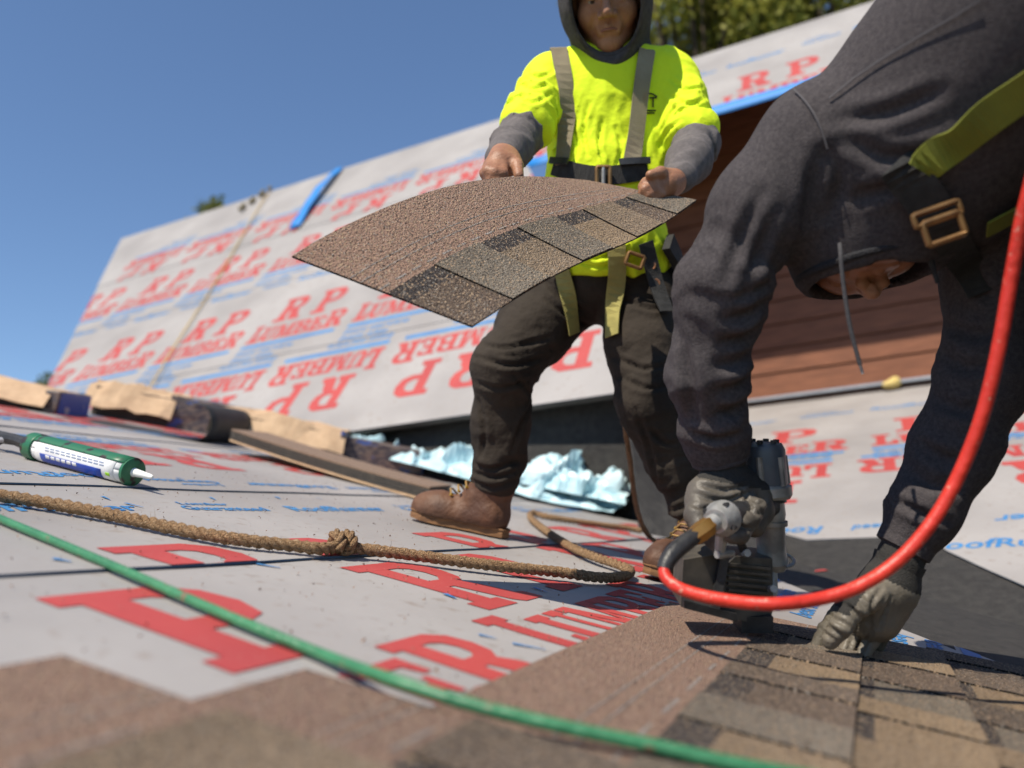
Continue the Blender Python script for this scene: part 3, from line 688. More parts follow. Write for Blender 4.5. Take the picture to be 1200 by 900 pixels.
tube('handle', [ta_-td*.13, ta_-td*.17-tside*.0-tn*.02, ta_-td*.2+tside*.09-tn*.025], [.014, .014, .013], m_blk, ct, 10); tube('trigger', [ta_-td*.1, ta_-td*.13+tside*.05-tn*.01, ta_-td*.16+tside*.1-tn*.028], .007, m_metal, ct, 8)

# ================================================================== bundles, wrappers, plastic
m_kraft = mat('kraft_paper', (.55, .38, .235), .75, (.45, .30, .18), 16, bump=.3, bscale=24); m_wrap = mat('printed_wrapper', (.05, .042, .05), .45, (.15, .11, .09), 26, thr=(.45, .55), spec=.5, stretch=(1, 1, 3), speck=[((.03, .08, .28), 9, .62, .66)])
m_wrapb = mat('blue_wrapper', (.02, .10, .42), .4, (.4, .42, .5), 22, thr=(.6, .66)); m_shb = mat('shingle_back', (.03, .028, .027), .9, (.1, .085, .07), 40, stretch=(1, 1, 20))
m_shtop = mat('shingle_brown', (.17, .11, .08), .95, (.24, .17, .12), 120, speck=[((.05, .04, .035), 300, .6, .68)])
def crumple(o, amp, freq, sub=3):
    bm = bmesh.new(); bm.from_mesh(o.data); bmesh.ops.subdivide_edges(bm, edges=list(bm.edges), cuts=sub, use_grid_fill=True)
    for v in bm.verts: 
        n = mnoise.noise_vector(v.co*freq); v.co += n*amp
    bm.to_mesh(o.data); bm.free(); return o
def bundle(center, long, L, Wd, H, label, torn=(.0, .5), seed=1, name='shingle_bundle'):
    c = np.asarray(center); ax = nrm(long-A.N*(long @ A.N)); ay = np.cross(A.N, ax)
    t = thing(name, label, 'shingle bundle', c-A.N*.0, 'shingle bundles on the near roof')
    sh_ = mesh_obj('shingle_stack', *box_geo(c+A.N*(H*.47+.012), ax, ay, A.N, L*.97, Wd*.94, H*.86), m_shb, t)
    a, b = torn
    o = mesh_obj('wrapper', *box_geo(c+ax*L*(.5-(1-b)/2)+A.N*(H/2+.012), ax, ay, A.N, L*(1-b), Wd, H), m_wrap, t); crumple(o, .012, 9); o.modifiers.new('r', 'BEVEL').width = .006
    if b > .05:
        def kf(s, u):
            x = -L/2-.03+(L*b+.06)*s; y = (u-.5)*(Wd*1.28)*(1+.1*sn(s*5, seed, 0)); z = H*(1.0)+.03*sn(s*4, u*3, seed)+.03*abs(sn(s*7+seed, u*6, 1))-max(0, abs(u-.5)-.36)*H*5.2
            return c+ax*x+ay*y+A.N*(z+.012)
        v, f = sheet_geo(lambda s, u: kf(s, u)+A.N*.02*sn(s*31, u*29, seed)+ax*.03*sn(s*23+7, u*19, seed), 8, 6, .003, lambda s, u: A.N); mesh_obj('torn_paper', v, f, m_kraft, t)
    mesh_obj('wrapper_end', *box_geo(c+ax*L*.5+A.N*(H/2+.012), ax, ay, A.N, .012, Wd*.92, H*.9), m_wrapb, t)
    return t
vx = nrm(A.hit(110, 484)-A.hit(0, 478)); 
bundle(A.hit(-35, 470), nrm(M3[:, 0]*1.0+.1*A.V), .95, .34, .11, 'flat shingle bundle with torn kraft paper top at the left roof ridge', (0, .93), 1)
bundle(A.hit(203, 504), nrm(A.V*.55+A.U*.82), .80, .36, .18, 'shingle bundle with a raised kraft paper end beside the curled black sheet', (0, .5), 2)
bundle(A.hit(328, 531), nrm(A.U*.8+A.V*.55), .62, .32, .16, 'crumpled kraft paper bundle between the curled black sheet and dark bundle', (0, .97), 3)
bundle(A.hit(425, 547), nrm(A.U*.75+A.V*.45), .62, .32, .13, 'dark navy wrapped shingle bundle beside the pale blue plastic', (0, .0), 4)
# curled black sheet
cc = A.hit(212, 517); ca_ = nrm(A.V*.95-A.U*.3); cd_ = nrm(M3[:, 0]-A.N*(M3[:, 0] @ A.N))
def curl(s, t):
    if s < .55: x = -.62+s/.55*.62; z = .015+.03*(1-s/.55)*0; 
    else: a = (s-.55)/.45*math.pi*1.12; x = .085*math.sin(a)*1.0; z = .015+.085*(1-math.cos(a))
    if s > .93: x -= (s-.93)*3
    return cc+cd_*(x+.1)+ca_*(t-.3)*.42+A.N*z
v, f = sheet_geo(curl, 34, 6, .004, lambda s, t: A.N*.6+cd_*.4)
tag(mesh_obj('black_sheet', v, f, mat('black_felt', (.018, .018, .019), .6, (.03, .03, .032), 12), None, True), 'curled black roofing sheet in front of a kraft paper bundle', 'roofing sheet')
# a few loose shingles stacked in a sagging pile
pa, pb = A.hit(268, 520)+A.N*.02, A.hit(500, 592); pa = CAMP+(pa-CAMP)*.80; pl_ = pb-pa; pw = nrm(A.V*.9-A.U*.25)
pile = thing('shingle_pile', 'sagging pile of loose brown shingles beside the boot', 'shingle pile', pb)
for i in range(5):
    def pf(s, t, i=i):
        q = pa+pl_*s+pw*(.32*t-.0)+A.N*(.012+.011*i); base = (q-A.O) @ A.N; hmin = .014+.0105*i; sag = -.10*math.sin(s*3.1416)*0
        want = hmin+max(0, base-hmin)*(1-s)**.6*.75; return q+A.N*(want-base)
    v, f = sheet_geo(pf, 20, 4, .007, lambda s, t: A.N); mesh_obj('shingle', v, f, m_shtop if i == 4 else (m_kraft if i == 0 else m_shb), pile)
# crumpled pale plastic
m_plast = mat('pale_plastic', (.40, .62, .69), .38, (.56, .73, .77), 5, spec=.6)
bp = m_plast.node_tree.nodes['Principled BSDF']; bp.inputs['Subsurface Weight'].default_value = .08; bp.inputs['Subsurface Radius'].default_value = (.05, .06, .06)
bpy.context.view_layer.update(); sad_bvh = bvh_of(bpy.data.objects['valley_saddle'])
def tpt(px, py):
    r = nrm(M3 @ cray((px, py))); q = A.hit(px, py); h = sad_bvh.ray_cast(Vector(CAMP), Vector(r))
    if h[0] is not None and h[3] < np.linalg.norm(q-CAMP): q = np.array(h[0])
    return q
def film(line, width, height, seed, n=64, m=26):
    """thin crumpled film lying in a long heap: sharp straight folds from warped triangle waves"""
    r = np.random.default_rng(seed); base = resample([tpt(*q) for q in line], .02); K = len(base); fr = [(r.normal(size=2)*np.array([1.0, 1.5])*w, r.uniform(0, 1), a) for a, w in ((.05, 1), (.05, 1.2), (.035, 1.7), (.022, 2.6), (.012, 4.2)) for _ in (0, 1)]
    t_ = nrm(base[-1]-base[0]); sd = nrm(np.cross(A.N, t_)); sd = sd if sd @ (CAMP-base[0]) > 0 else -sd
    def fn(s, t):
        p = base[min(K-1, int(s*(K-1)))]; x, y = s*np.linalg.norm(base[-1]-base[0])*2.2, t*width*2.6; x += .25*sn(s*7, t*3, seed); y += .25*sn(s*6, t*4, seed+5)
        cr = sum(a*(abs(((k[0]*x+k[1]*y+ph) % 1.0)-.5)*2-.5) for k, ph, a in fr); env = math.sin(math.pi*min(1, max(0, t)))**.7*(math.sin(math.pi*(.06+.9*s)))**.35
        return p+sd*((t-.55)*width+.35*cr)+t_*.3*cr+A.N*(.014+env*max(.01, height*(.75+.5*sn(s*5, 2, seed))+cr*.9)) if env > 0 else p+sd*(t-.55)*width
    return sheet_geo(fn, n, m, .003, lambda s, t: A.N)
g1 = film([(395, 524), (450, 537), (505, 550), (555, 563), (605, 577), (655, 591), (710, 601), (732, 604)], 0.42, .09, 3, 90, 26); g2 = film([(598, 566), (640, 574), (690, 584), (738, 594)], .40, .17, 8, 50, 26)
V, F = join_geo([g1, g2])
tag(mesh_obj('plastic_sheet', V, F, m_plast), 'crumpled pale blue plastic sheeting heaped in the dark roof valley', 'plastic sheet')

# ================================================================== the people
m_skin = mat('skin', (.34, .165, .092), .5, (.26, .12, .066), 30, bump=.15, bscale=160, spec=.4)
m_skin.node_tree.nodes['Principled BSDF'].inputs['Subsurface Weight'].default_value = .12; m_skin.node_tree.nodes['Principled BSDF'].inputs['Subsurface Radius'].default_value = (.01, .004, .002)
m_eye = mat('eye_white', (.3, .27, .24), .3); m_iris = mat('eye_iris', (.03, .015, .01), .15); m_hair = mat('black_hair', (.012, .01, .009), .6, (.02, .017, .015), 200)
m_lip = mat('lip', (.22, .085, .06), .5)
m_hiviz = mat('hiviz_cotton', (.70, .86, .015), .85, (.64, .80, .012), 6, bump=.3, bscale=22)
m_grey = mat('grey_fleece', (.15, .134, .132), .95, (.115, .104, .104), 90, bump=.25, bscale=420, spec=.15)
m_char = mat('charcoal_fleece', (.068, .060, .062), .95, (.045, .040, .043), 160, bump=.3, bscale=480, spec=.15, speck=[((.12, .108, .11), 700, .62, .72)])
m_trs = mat('work_trousers', (.042, .034, .027), .85, (.027, .022, .018), 9, bump=.4, bscale=26, spec=.15)
m_trs2 = mat('black_trousers', (.02, .02, .023), .9, (.03, .03, .033), 20, bump=.2, bscale=300)
m_leather = mat('boot_leather', (.13, .062, .033), .6, (.075, .036, .022), 16, bump=.25, bscale=60, spec=.35)
m_sole = mat('boot_sole', (.23, .115, .048), .75, (.13, .062, .028), 22, stretch=(1, 1, 5))
m_web = mat('khaki_webbing', (.26, .22, .145), .85, (.2, .165, .11), 14, bump=.3, bscale=500, speck=[((.2, .1, .05), 9, .66, .72)])
m_webo = mat('olive_webbing', (.36, .32, .10), .85, (.27, .24, .075), 22, bump=.3, bscale=500)
m_webk = mat('black_webbing', (.018, .018, .018), .8, (.03, .03, .03), 60, bump=.3, bscale=500)
m_webl = mat('lime_webbing', (.19, .205, .02), .8, (.13, .14, .016), 12, bump=.3, bscale=500)
m_brass = mat('old_brass', (.33, .19, .08), .45, (.2, .11, .05), 30, metal=.8); m_steel = mat('steel', (.42, .42, .41), .5, (.28, .28, .27), 40, metal=.5, bump=.1, bscale=90)
m_glove = mat('coated_glove', (.17, .148, .118), .5, (.12, .105, .082), 14, bump=.12, bscale=160, spec=.4); m_gknit = mat('glove_knit', (.022, .021, .02), .9, (.035, .033, .03), 300, bump=.4, bscale=500)
m_coat2 = mat('coated_glove_dark', (.10, .085, .06), .6, (.07, .06, .045), 30, bump=.3, bscale=220)

def body_mesh(name, parts, m, parent):
    V, F = join_geo([(list(v), [tuple(q) for q in f]) for v, f in parts]); return mesh_obj(name, V, F, m, parent, True)
def head_parts(c, fw, up, stump=True):
    """face, skull, ears and neck stump; returns geometry, frame and a local-to-world map"""
    fw = nrm(fw); rt = nrm(np.cross(fw, up)); up = np.cross(rt, fw); R = np.array([rt, fw, up]); L = lambda x, y, z: c+rt*x+fw*y+up*z; s = Sdf()
    s.ell(L(0, -.015, .045), R, [.078, .098, .085], .03); s.ell(L(0, .02, -.03), R, [.069, .074, .088], .03)
    s.cone(L(-.048, .01, -.065), L(-.012, .068, -.098), .028, .02, .025); s.cone(L(.048, .01, -.065), L(.012, .068, -.098), .028, .02, .025)
    s.ell(L(0, .074, -.098), R, [.024, .018, .018], .018)
    for q in (-1, 1):
        s.ell(L(q*.042, .06, -.03), R, [.032, .027, .034], .02); s.ell(L(q*.0165, .1, -.029), R, [.0105, .011, .0085], .005)
        s.cone(L(q*.012, .083, .027), L(q*.046, .07, .027), .0105, .009, .014)
        s.ell(L(q*.078, -.005, -.005), R, [.012, .024, .034], .01)
    s.cone(L(0, .087, .014), L(0, .112, -.022), .0085, .0135, .009)
    s.cone(L(-.024, .085, -.0585), L(.024, .085, -.0585), .0075, .0075, .007); s.cone(L(0, .093, -.0555), L(0, .0935, -.0555), .0075, .0075, .008)
    s.cone(L(-.02, .086, -.0695), L(.02, .086, -.0695), .0085, .0085, .007); s.cone(L(-.026, .098, -.0655), L(0, .106, -.0625), .0028, .0028, .003, op='s'); s.cone(L(.026, .098, -.0655), L(0, .106, -.0625), .0028, .0028, .003, op='s')
    for q in (-1, 1):
        s.ell(L(q*.033, .094, .005), R, [.017, .009, .0065], .006, op='s'); s.ell(L(q*.007, .111, -.033), R, [.004, .005, .003], .003, op='s')
        s.cone(L(q*.031, .094, -.03), L(q*.045, .082, -.065), .004, .003, .01, op='s'); s.ell(L(q*.033, .078, .0105), R, [.0165, .0115, .0062], .003); s.ell(L(q*.033, .078, -.0035), R, [.0155, .010, .0042], .003)
    if stump: s.cone(L(0, -.03, -.06), L(0, -.05, -.16), .058, .06, .03)
    return s.mesh(.0035), R, L
def hand_parts(palm, fingers, res=.0032, k=.007):
    s = Sdf(); 
    for a, b, ra, rb in palm: s.cone(a, b, ra, rb, .014)
    for pts, rs in fingers: s.chain(pts, rs, k)
    return s.mesh(res)
def boot(parent, heel, fwd, up, m_up=m_leather):
    X = nrm(fwd-up*(fwd @ up)); Z = nrm(up); Y = np.cross(Z, X); R = np.array([X, Y, Z]); L = lambda x, y, z: heel+(X*x+Y*y+Z*z)*.94
    out = [(0, -.034), (.03, -.04), (.09, -.036), (.13, -.038), (.19, -.05), (.24, -.047), (.275, -.03), (.288, 0), (.275, .03), (.24, .046), (.19, .047), (.13, .034), (.09, .033), (.03, .038), (0, .034), (-.012, 0)]
    def sl(z): return [L(x, y, z+.10*max(0, x-.22)) for x, y in out]
    K = len(out); out = [(x*.985+.002, y*.9) for x, y in out]; v = sl(0)+[L(x, y, .010+.004*max(0, (x-.2)/.08)) for x, y in out]+[L(x*.992+.001, y*.97, .020+.006*max(0, (x-.2)/.08)) for x, y in out]
    f = [tuple(range(K))[::-1], tuple(range(2*K, 3*K))]+[(r*K+i, r*K+(i+1) % K, (r+1)*K+(i+1) % K, (r+1)*K+i) for r in (0, 1) for i in range(K)]
    b = mesh_obj('boot', *Sdf().ell(L(.216, -.001, .036), R, [.066, .046, .05], .02).cone(L(.045, 0, .045), L(.19, 0, .04), .043, .044, .03).cone(L(.055, 0, .06), L(.05, 0, .15), .045, .048, .03)
                 .cone(L(.1, 0, .1), L(.05, 0, .15), .036, .046, .03).plane(L(0, 0, .019), -Z).plane(L(.05, 0, .178), Z).mesh(.0055, lambda Q: .0018*vnoise(Q*55)+.003*(1-np.abs(vnoise(Q*24)))*.4), m_up, parent, True)
    mesh_obj('sole', v, f, m_sole, b); tube('welt', [L(x*1.0, y*1.0, 0.021+.006*max(0, (x-.2)/.08)) for x, y in out+[out[0]]], .0028, m_sole, b, 6)
    for i, (x, z) in enumerate(((.165, .098), (.145, .112), (.125, .127), (.108, .143), (.098, .16))):
        tube('lace', [L(x, -.03, z-.012), L(x+.012, -.01, z+.004), L(x+.012, .01, z+.004), L(x, .03, z-.012)], .0026, mat('boot_lace', (.3, .18, .06), .8), b, 6)
        for q in (-1, 1): tube('eyelet', [L(x-.002, q*.026, z-.012), L(x+.003, q*.031, z-.0095)], .0036, mat('gold_eyelet', (.6, .38, .06), .4, metal=.7), b, 8)
    return b, L

# ------------------------------------------------------------------ roofer holding a shingle
w1 = thing('person', 'roofer in a lime yellow T-shirt and grey hood holding up a shingle', 'person', A.hit(680, 660))
hl, tl = A.hit(592, 630, .012), A.hit(484, 607, .012); bL, LL = boot(w1, hl, tl-hl, A.N)
tr_ = A.hit(757, 677, .012); hr = tr_+.285*nrm(A.U*.22+A.V*.97); bR, LR = boot(w1, hr, tr_-hr, A.N)
hipL, hipR = P(662, 340, 2.12), P(748, 338, 2.09); knL, knR = P(590, 432, 2.02), P(762, 472, 1.95)
anL, anR = LL(.05, 0, .16), LR(.045, 0, .17)
legL = [hipL, .5*(hipL+knL), knL, .5*(knL+anL)+IF*.02, anL]; legR = [hipR, .5*(hipR+knR), knR, .5*(knR+anR)+IF*.02, anR]
tz = Sdf().ell(P(705, 330, 2.10), np.array([IR, IF, IU]), [.165, .125, .11], .04)
tz.chain(legL, [.112, .097, .078, .072, .066], .03).chain(legR, [.108, .096, .08, .074, .067], .03).plane(P(705, 278, 2.1), IU).plane(anR-EZ*.055, -EZ)
trousers = sdf_obj('trousers', tz, .0066, m_trs, w1, fold_fn([(legL, [.7, .6, 1.3, .9, 3.0]), (legR, [.7, .6, 1.3, .9, 3.0])], 30, .0052))
crease(trousers, [[(552, 398), (590, 408), (645, 396)], [(556, 418), (600, 428), (640, 418)], [(550, 446), (585, 455), (618, 446)], [(604, 440), (622, 468), (610, 500), (600, 530)], [(562, 470), (568, 510), (562, 540)],
  [(546, 540), (578, 549), (606, 541)], [(547, 551), (578, 560), (605, 552)], [(549, 562), (578, 571), (603, 563)], [(640, 350), (668, 372), (705, 385)], [(640, 330), (660, 350), (690, 366)], [(718, 418), (755, 432), (795, 424)], [(722, 440), (760, 455), (797, 446)],
  [(728, 350), (765, 362), (795, 356)], [(745, 480), (760, 520), (770, 570)], [(760, 500), (780, 520), (797, 518)], [(760, 590), (785, 598), (805, 592)], [(763, 604), (787, 612), (806, 606)], [(765, 618), (788, 625), (806, 619)]], .008, .006)
RT = np.array([IR, IF, IU])
ts = Sdf().ell(P(713, 128, 2.07), RT, [.166, .118, .165], .05).ell(P(713, 215, 2.06), RT, [.162, .128, .18], .05).ell(P(712, 300, 2.07), RT, [.163, .128, .13], .05)
ts.cone(P(648, 92, 2.07), P(778, 88, 2.07), .07, .07, .05).cone(P(712, 70, 2.06), P(712, 95, 2.07), .075, .09, .04)
shL, elL, wrL = P(641, 100, 2.06), P(610, 160, 1.9), P(589, 186, 1.72); shR, elR, wrR = P(788, 98, 2.06), P(817, 170, 1.92), P(797, 208, 1.81)
upL, upR = shL+.78*(elL-shL), shR+.78*(elR-shR)
ts.chain([shL, upL], [.066, .064], .035).chain([shR, upR], [.066, .066], .035).plane(P(712, 326, 2.06), -IU)
tsf = fold_fn([([shL, upL], [.6, 1.2]), ([shR, upR], [.6, 1.2])], 30, .012)
def shirt_fold(X):
    l = (X-P(713, 200, 2.06)) @ RT.T; r = (1-np.abs(vnoise(np.stack([l[:, 0]*16+l[:, 2]*5, l[:, 2]*4.5, l[:, 1]*3], -1))))**2-.4
    arm = (np.linalg.norm(X-shL, axis=1) < .2) & (l[:, 0] < -.14) | (np.linalg.norm(X-shR, axis=1) < .2) & (l[:, 0] > .14)
    r2 = (1-np.abs(vnoise(np.stack([l[:, 0]*30-l[:, 2]*14, l[:, 2]*16, l[:, 1]*6], -1))))**3-.3
    return np.where(arm, tsf(X), -r*.016*sstep(.3, -.1, l[:, 2])-r2*.0045*sstep(.35, .0, l[:, 2]))
shirt = sdf_obj('t_shirt', ts, .0052, m_hiviz, w1, shirt_fold)
crease(shirt, [[(603, 92), (622, 104), (644, 98)], [(600, 108), (624, 120), (646, 110)], [(610, 76), (630, 90), (648, 84)], [(785, 92), (806, 106), (826, 100)], [(783, 110), (806, 122), (829, 114)], [(776, 152), (786, 132), (800, 118)], [(772, 172), (784, 152), (798, 140)],
  [(690, 120), (684, 150), (688, 182)], [(706, 140), (702, 168), (708, 194)], [(722, 150), (728, 174), (722, 196)], [(672, 150), (678, 174), (672, 190)], [(664, 300), (700, 312), (740, 304)], [(690, 306), (720, 296), (735, 284)]], .0065, .005)
# hood and grey sleeves of the sweatshirt under the T-shirt
sw = Sdf().chain([upL-.3*(elL-shL)*.3, elL, .5*(elL+wrL), wrL], [.05, .048, .044, .038], .03).chain([upR-.09*(elR-shR), elR, .5*(elR+wrR), wrR], [.05, .049, .046, .039], .03)
V1, F1 = sw.mesh(.006, fold_fn([([shL, elL, wrL], [.5, 1.7, .9]), ([shR, elR, wrR], [.5, 1.7, .9])], 30, .006))
hc = P(710, -1, 1.99); hfw = nrm(.93*nrm(CAMP-hc)+np.array([0, 0, -.12])); hrt = nrm(np.cross(hfw, EZ)); hup = np.cross(hrt, hfw); HR = np.array([hrt, hfw, hup])
hd = Sdf().ell(hc+hfw*.0+hup*.004, HR, [.119, .155, .156], .01).cone(hc-hfw*.06-hup*.11, hc-hfw*.07-hup*.17, .1, .12, .04).cone(hc+hfw*.06-hup*.135, hc-hfw*.02-hup*.15, .05, .07, .05)
hd.ell(hc+hfw*.0+hup*.004, HR, [.107, .144, .142], .004, op='s').ell(hc+hfw*.15+hup*.004, HR, [.094, .10, .142], .008, op='s').cone(hc-hup*.1, hc-hfw*.03-hup*.2, .06, .06, .01, op='s')
V2, F2 = hd.mesh(.0048, lambda X: .0022*vnoise(X*26))
sweat = body_mesh('hooded_sweatshirt', [(V1, F1), (V2, F2)], m_grey, w1); sweat.data.materials.append(mat('dark_grey_fleece', (.075, .068, .068), .95, (.05, .046, .047), 90, bump=.25, bscale=420, spec=.15)); sweat.data.polygons.foreach_set('material_index', np.r_[np.zeros(len(F1), np.int32), np.ones(len(F2), np.int32)])
rim = np.array([hc+hfw*(.062)+hup*.012+hrt*.0, hc]); th_ = np.linspace(0, 2*math.pi, 60)
tube('hood_hem', [hc+hfw*(.085+.01*math.cos(a))+hup*(.004-.126*math.cos(a))+hrt*.088*math.sin(a) for a in th_], .0065, mat('hood_lining', (.03, .027, .027), .95, (.045, .04, .04), 60), sweat, 8)
# body: skull, torso and limbs under the clothes, hands
head, HRm, HL = head_parts(hc+hup*.004, hfw, EZ)
und = Sdf().ell(P(713, 140, 2.07), RT, [.15, .1, .17], .05).ell(P(710, 260, 2.08), RT, [.14, .1, .17], .05).cone(HL(0, -.04, -.1), P(712, 95, 2.07), .05, .055, .03)
und.chain([shL, elL, wrL], [.04, .033, .027], .02).chain([shR, elR, wrR], [.04, .033, .027], .02).chain([hipL, knL, anL], [.08, .055, .04], .03).chain([hipR, knR, anR], [.08, .055, .04], .03)
hn1 = hand_parts([(P(588, 183, 1.70), P(586, 192, 1.655), .027, .030), (P(596, 186, 1.69), P(600, 193, 1.655), .025, .022)],
   [([P(577, 190, 1.645), P(572, 201, 1.612), P(576, 213, 1.61), P(583, 217, 1.63)], [.0125, .012, .0105, .009]),
    ([P(583, 190, 1.64), P(580, 203, 1.605), P(584, 215, 1.605), P(590, 218, 1.63)], [.0125, .012, .0105, .009]),
    ([P(590, 191, 1.64), P(589, 204, 1.608), P(592, 214, 1.612), P(596, 217, 1.63)], [.0115, .011, .0095, .008]),
    ([P(572, 193, 1.66), P(568, 203, 1.64), P(571, 213, 1.64)], [.0105, .010, .0085]),
    ([P(601, 186, 1.675), P(606, 194, 1.635), P(608, 206, 1.61)], [.015, .0125, .0105])])
hn2 = hand_parts([(P(798, 209, 1.81), P(782, 215, 1.77), .028, .029), (P(786, 219, 1.785), P(775, 222, 1.765), .024, .021)],
   [([P(778, 209, 1.77), P(766, 209, 1.755), P(757, 214, 1.75), P(752, 219, 1.752)], [.0135, .012, .0108, .0095]),
    ([P(776, 214, 1.765), P(765, 216, 1.745), P(756, 222, 1.74), P(752, 227, 1.745)], [.013, .0115, .0105, .009]),
    ([P(776, 220, 1.765), P(767, 223, 1.745), P(760, 229, 1.74), P(757, 233, 1.745)], [.0125, .011, .010, .009]),
    ([P(780, 224, 1.77), P(773, 228, 1.75), P(767, 233, 1.745)], [.0115, .0105, .009]),
    ([P(785, 205, 1.775), P(774, 202, 1.745), P(762, 205, 1.73)], [.0145, .0125, .0105])])
body1 = body_mesh('body', [head, und.mesh(.012), hn1, hn2], m_skin, w1)
for q in (-1, 1):
    e_ = sdf_obj('eye', Sdf().ell(HL(q*.033, .0745, .005), np.eye(3), [.0125]*3), .0025, m_eye, body1); sdf_obj('iris', Sdf().ell(HL(q*.033, .0855, .004), HRm, [.006, .0022, .0055]), .0012, m_iris, e_)
    tube('eyebrow', [HL(q*.012, .093, .0285), HL(q*.03, .088, .0335), HL(q*.05, .072, .028)], [.004, .0045, .0025], m_hair, body1, 6)
tube('lips', [HL(-.021, .0915, -.0655), HL(-.008, .0975, -.0622), HL(.008, .0975, -.0622), HL(.021, .0915, -.0655)], [.002, .004, .004, .002], m_lip, body1, 8, .003)
sdf_obj('hair', Sdf().ell(HL(0, -.02, .055), HRm, [.084, .1, .085], .01).ell(HL(0, .085, -.01), HRm, [.065, .06, .075], .01, op='s').plane(HL(0, 0, 0), -HRm[2]), .005, m_hair, w1, lambda X: .003*vnoise(X*70))
# harness
b_sh = bvh_of(shirt); b_tr = bvh_of(trousers, shirt)
har = drape('harness', b_sh, [(651, 195), (664, 200), (690, 207), (725, 206), (757, 199)], .046, .003, m_webk, w1)
drape('shoulder_strap', b_sh, [(653, 51), (660, 90), (664, 130), (664, 165), (661, 193)], .042, .0028, m_web, har, .005, wrap=True)
drape('shoulder_strap', b_sh, [(757, 62), (751, 95), (747, 130), (743, 165), (740, 190)], .042, .0028, m_web, har, .005, wrap=True)
for a, b in (((650, 190), (668, 193)), ((727, 193), (758, 190))): drape('slider', b_sh, [a, (.5*(a[0]+b[0]), .5*(a[1]+b[1])), b], .016, .006, m_blk, har, .009)
def ray_on(bv, x, y, off_): h = bv.ray_cast(Vector(CAMP), Vector(nrm(M3 @ cray((x, y))))); return np.array(h[0])-nrm(M3 @ cray((x, y)))*off_
bc = ray_on(b_sh, 707, 209, .014)
def frame_buckle(name, c, w, h, r, m, parent, ax=IR, ay=IU):
    q = [c+ax*(x*w/2)+ay*(y*h/2) for x, y in ((-1, -1), (1, -1), (1, 1), (-1, 1), (-1, -1))]; pts = []
    for i in range(4):
        for t in np.linspace(.06, .94, 6): pts.append(q[i]*(1-t)+q[i+1]*t)
    return tube(name, pts+[pts[0]], r, m, parent, 8)
bk = frame_buckle('buckle', bc, .032, .056, .005, m_brass, har); tube('buckle_bar', [bc-IU*.028, bc+IU*.028], .005, m_steel, bk, 8)
drape('leg_strap', b_tr, [(655, 268), (658, 300), (664, 340), (669, 390)], .040, .003, m_webo, har, .007)
drape('leg_strap', b_tr, [(722, 268), (722, 300), (722, 345), (722, 395)], .044, .003, m_webo, har, .009)
ln = drape('tool_strap', b_tr, [(752, 285), (760, 315), (768, 345), (776, 368)], .040, .004, m_webk, har, .012)
for x, y in ((763, 311), (768, 332)):
    c = ray_on(b_tr, x, y, .024); pts = [c+.0095*(math.cos(a)*IR+math.sin(a)*IU) for a in np.linspace(0, 6.283, 20)]; tube('eyelet', pts, .0035, mat('copper', (.4, .19, .1), .4, metal=.8), ln, 8)
c = ray_on(b_tr, 744, 305, .016); frame_buckle('hip_buckle', c, .04, .03, .005, m_brass, har, nrm(IR+.35*IU*-1), nrm(IU+.35*IR)); drape('belt_pouch', b_tr, [(775, 285), (792, 320), (796, 350)], .05, .02, m_webk, har, .006)
# chest print
for st in ([(757, 116), (752, 118), (752, 124), (757, 126)], [(760, 115), (770, 115)], [(765, 115), (765, 126)], [(752, 113), (761, 110), (770, 114)], [(754, 130), (769, 130)], [(756, 133), (767, 133)]):
    q = resample(np.array([(a, b, 0) for a, b in st], float), 2.0); drape('chest_print', b_sh, [(a, b) for a, b, _ in q], .0035, .0006, mat('black_ink', (.02, .025, .01), .8), shirt, .0022, smooth_it=1)
# lifeline from the harness down to the roof
lp = [P(728, 395, 2.0), P(727, 440, 2.0), P(731, 490, 2.03), P(739, 545, 2.1), P(744, 585, 2.15), P(754, 618, 2.2), A.hit(770, 636, .026), A.hit(790, 643, .026)]
V, F = rope_geo(resample(lp, .008), .008, .03, 3, 6); tag(mesh_obj('lifeline', V, F, m_rope, None, True), 'thin brown rope hanging from the harness of the roofer with the lime shirt', 'rope')
# ------------------------------------------------------------------ the shingle in his hands
HS = [P(342, 302, 1.2), P(690, 213, 1.80), P(815, 237, 1.76), P(553, 384, 1.17)]; Lh = .92
hn_ = nrm(np.cross(HS[1]-HS[0], HS[3]-HS[0])); hn_ = hn_ if hn_[2] > 0 else -hn_
def hsf(x, y, h):
    s, t = x/Lh, y/.333; q = (1-t)*((1-s)*HS[0]+s*HS[1])+t*((1-s)*HS[3]+s*HS[2]); bul = .062*math.sin(math.pi*min(1, s**.85))*(1-t)**1.1+.012*math.sin(2*math.pi*s)*(t)
    return q+hn_*(bul+h)
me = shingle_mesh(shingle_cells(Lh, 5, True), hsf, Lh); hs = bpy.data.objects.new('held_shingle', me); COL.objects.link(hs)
tag(hs, 'curved brown and tan asphalt shingle held by the roofer in the lime shirt', 'shingle')

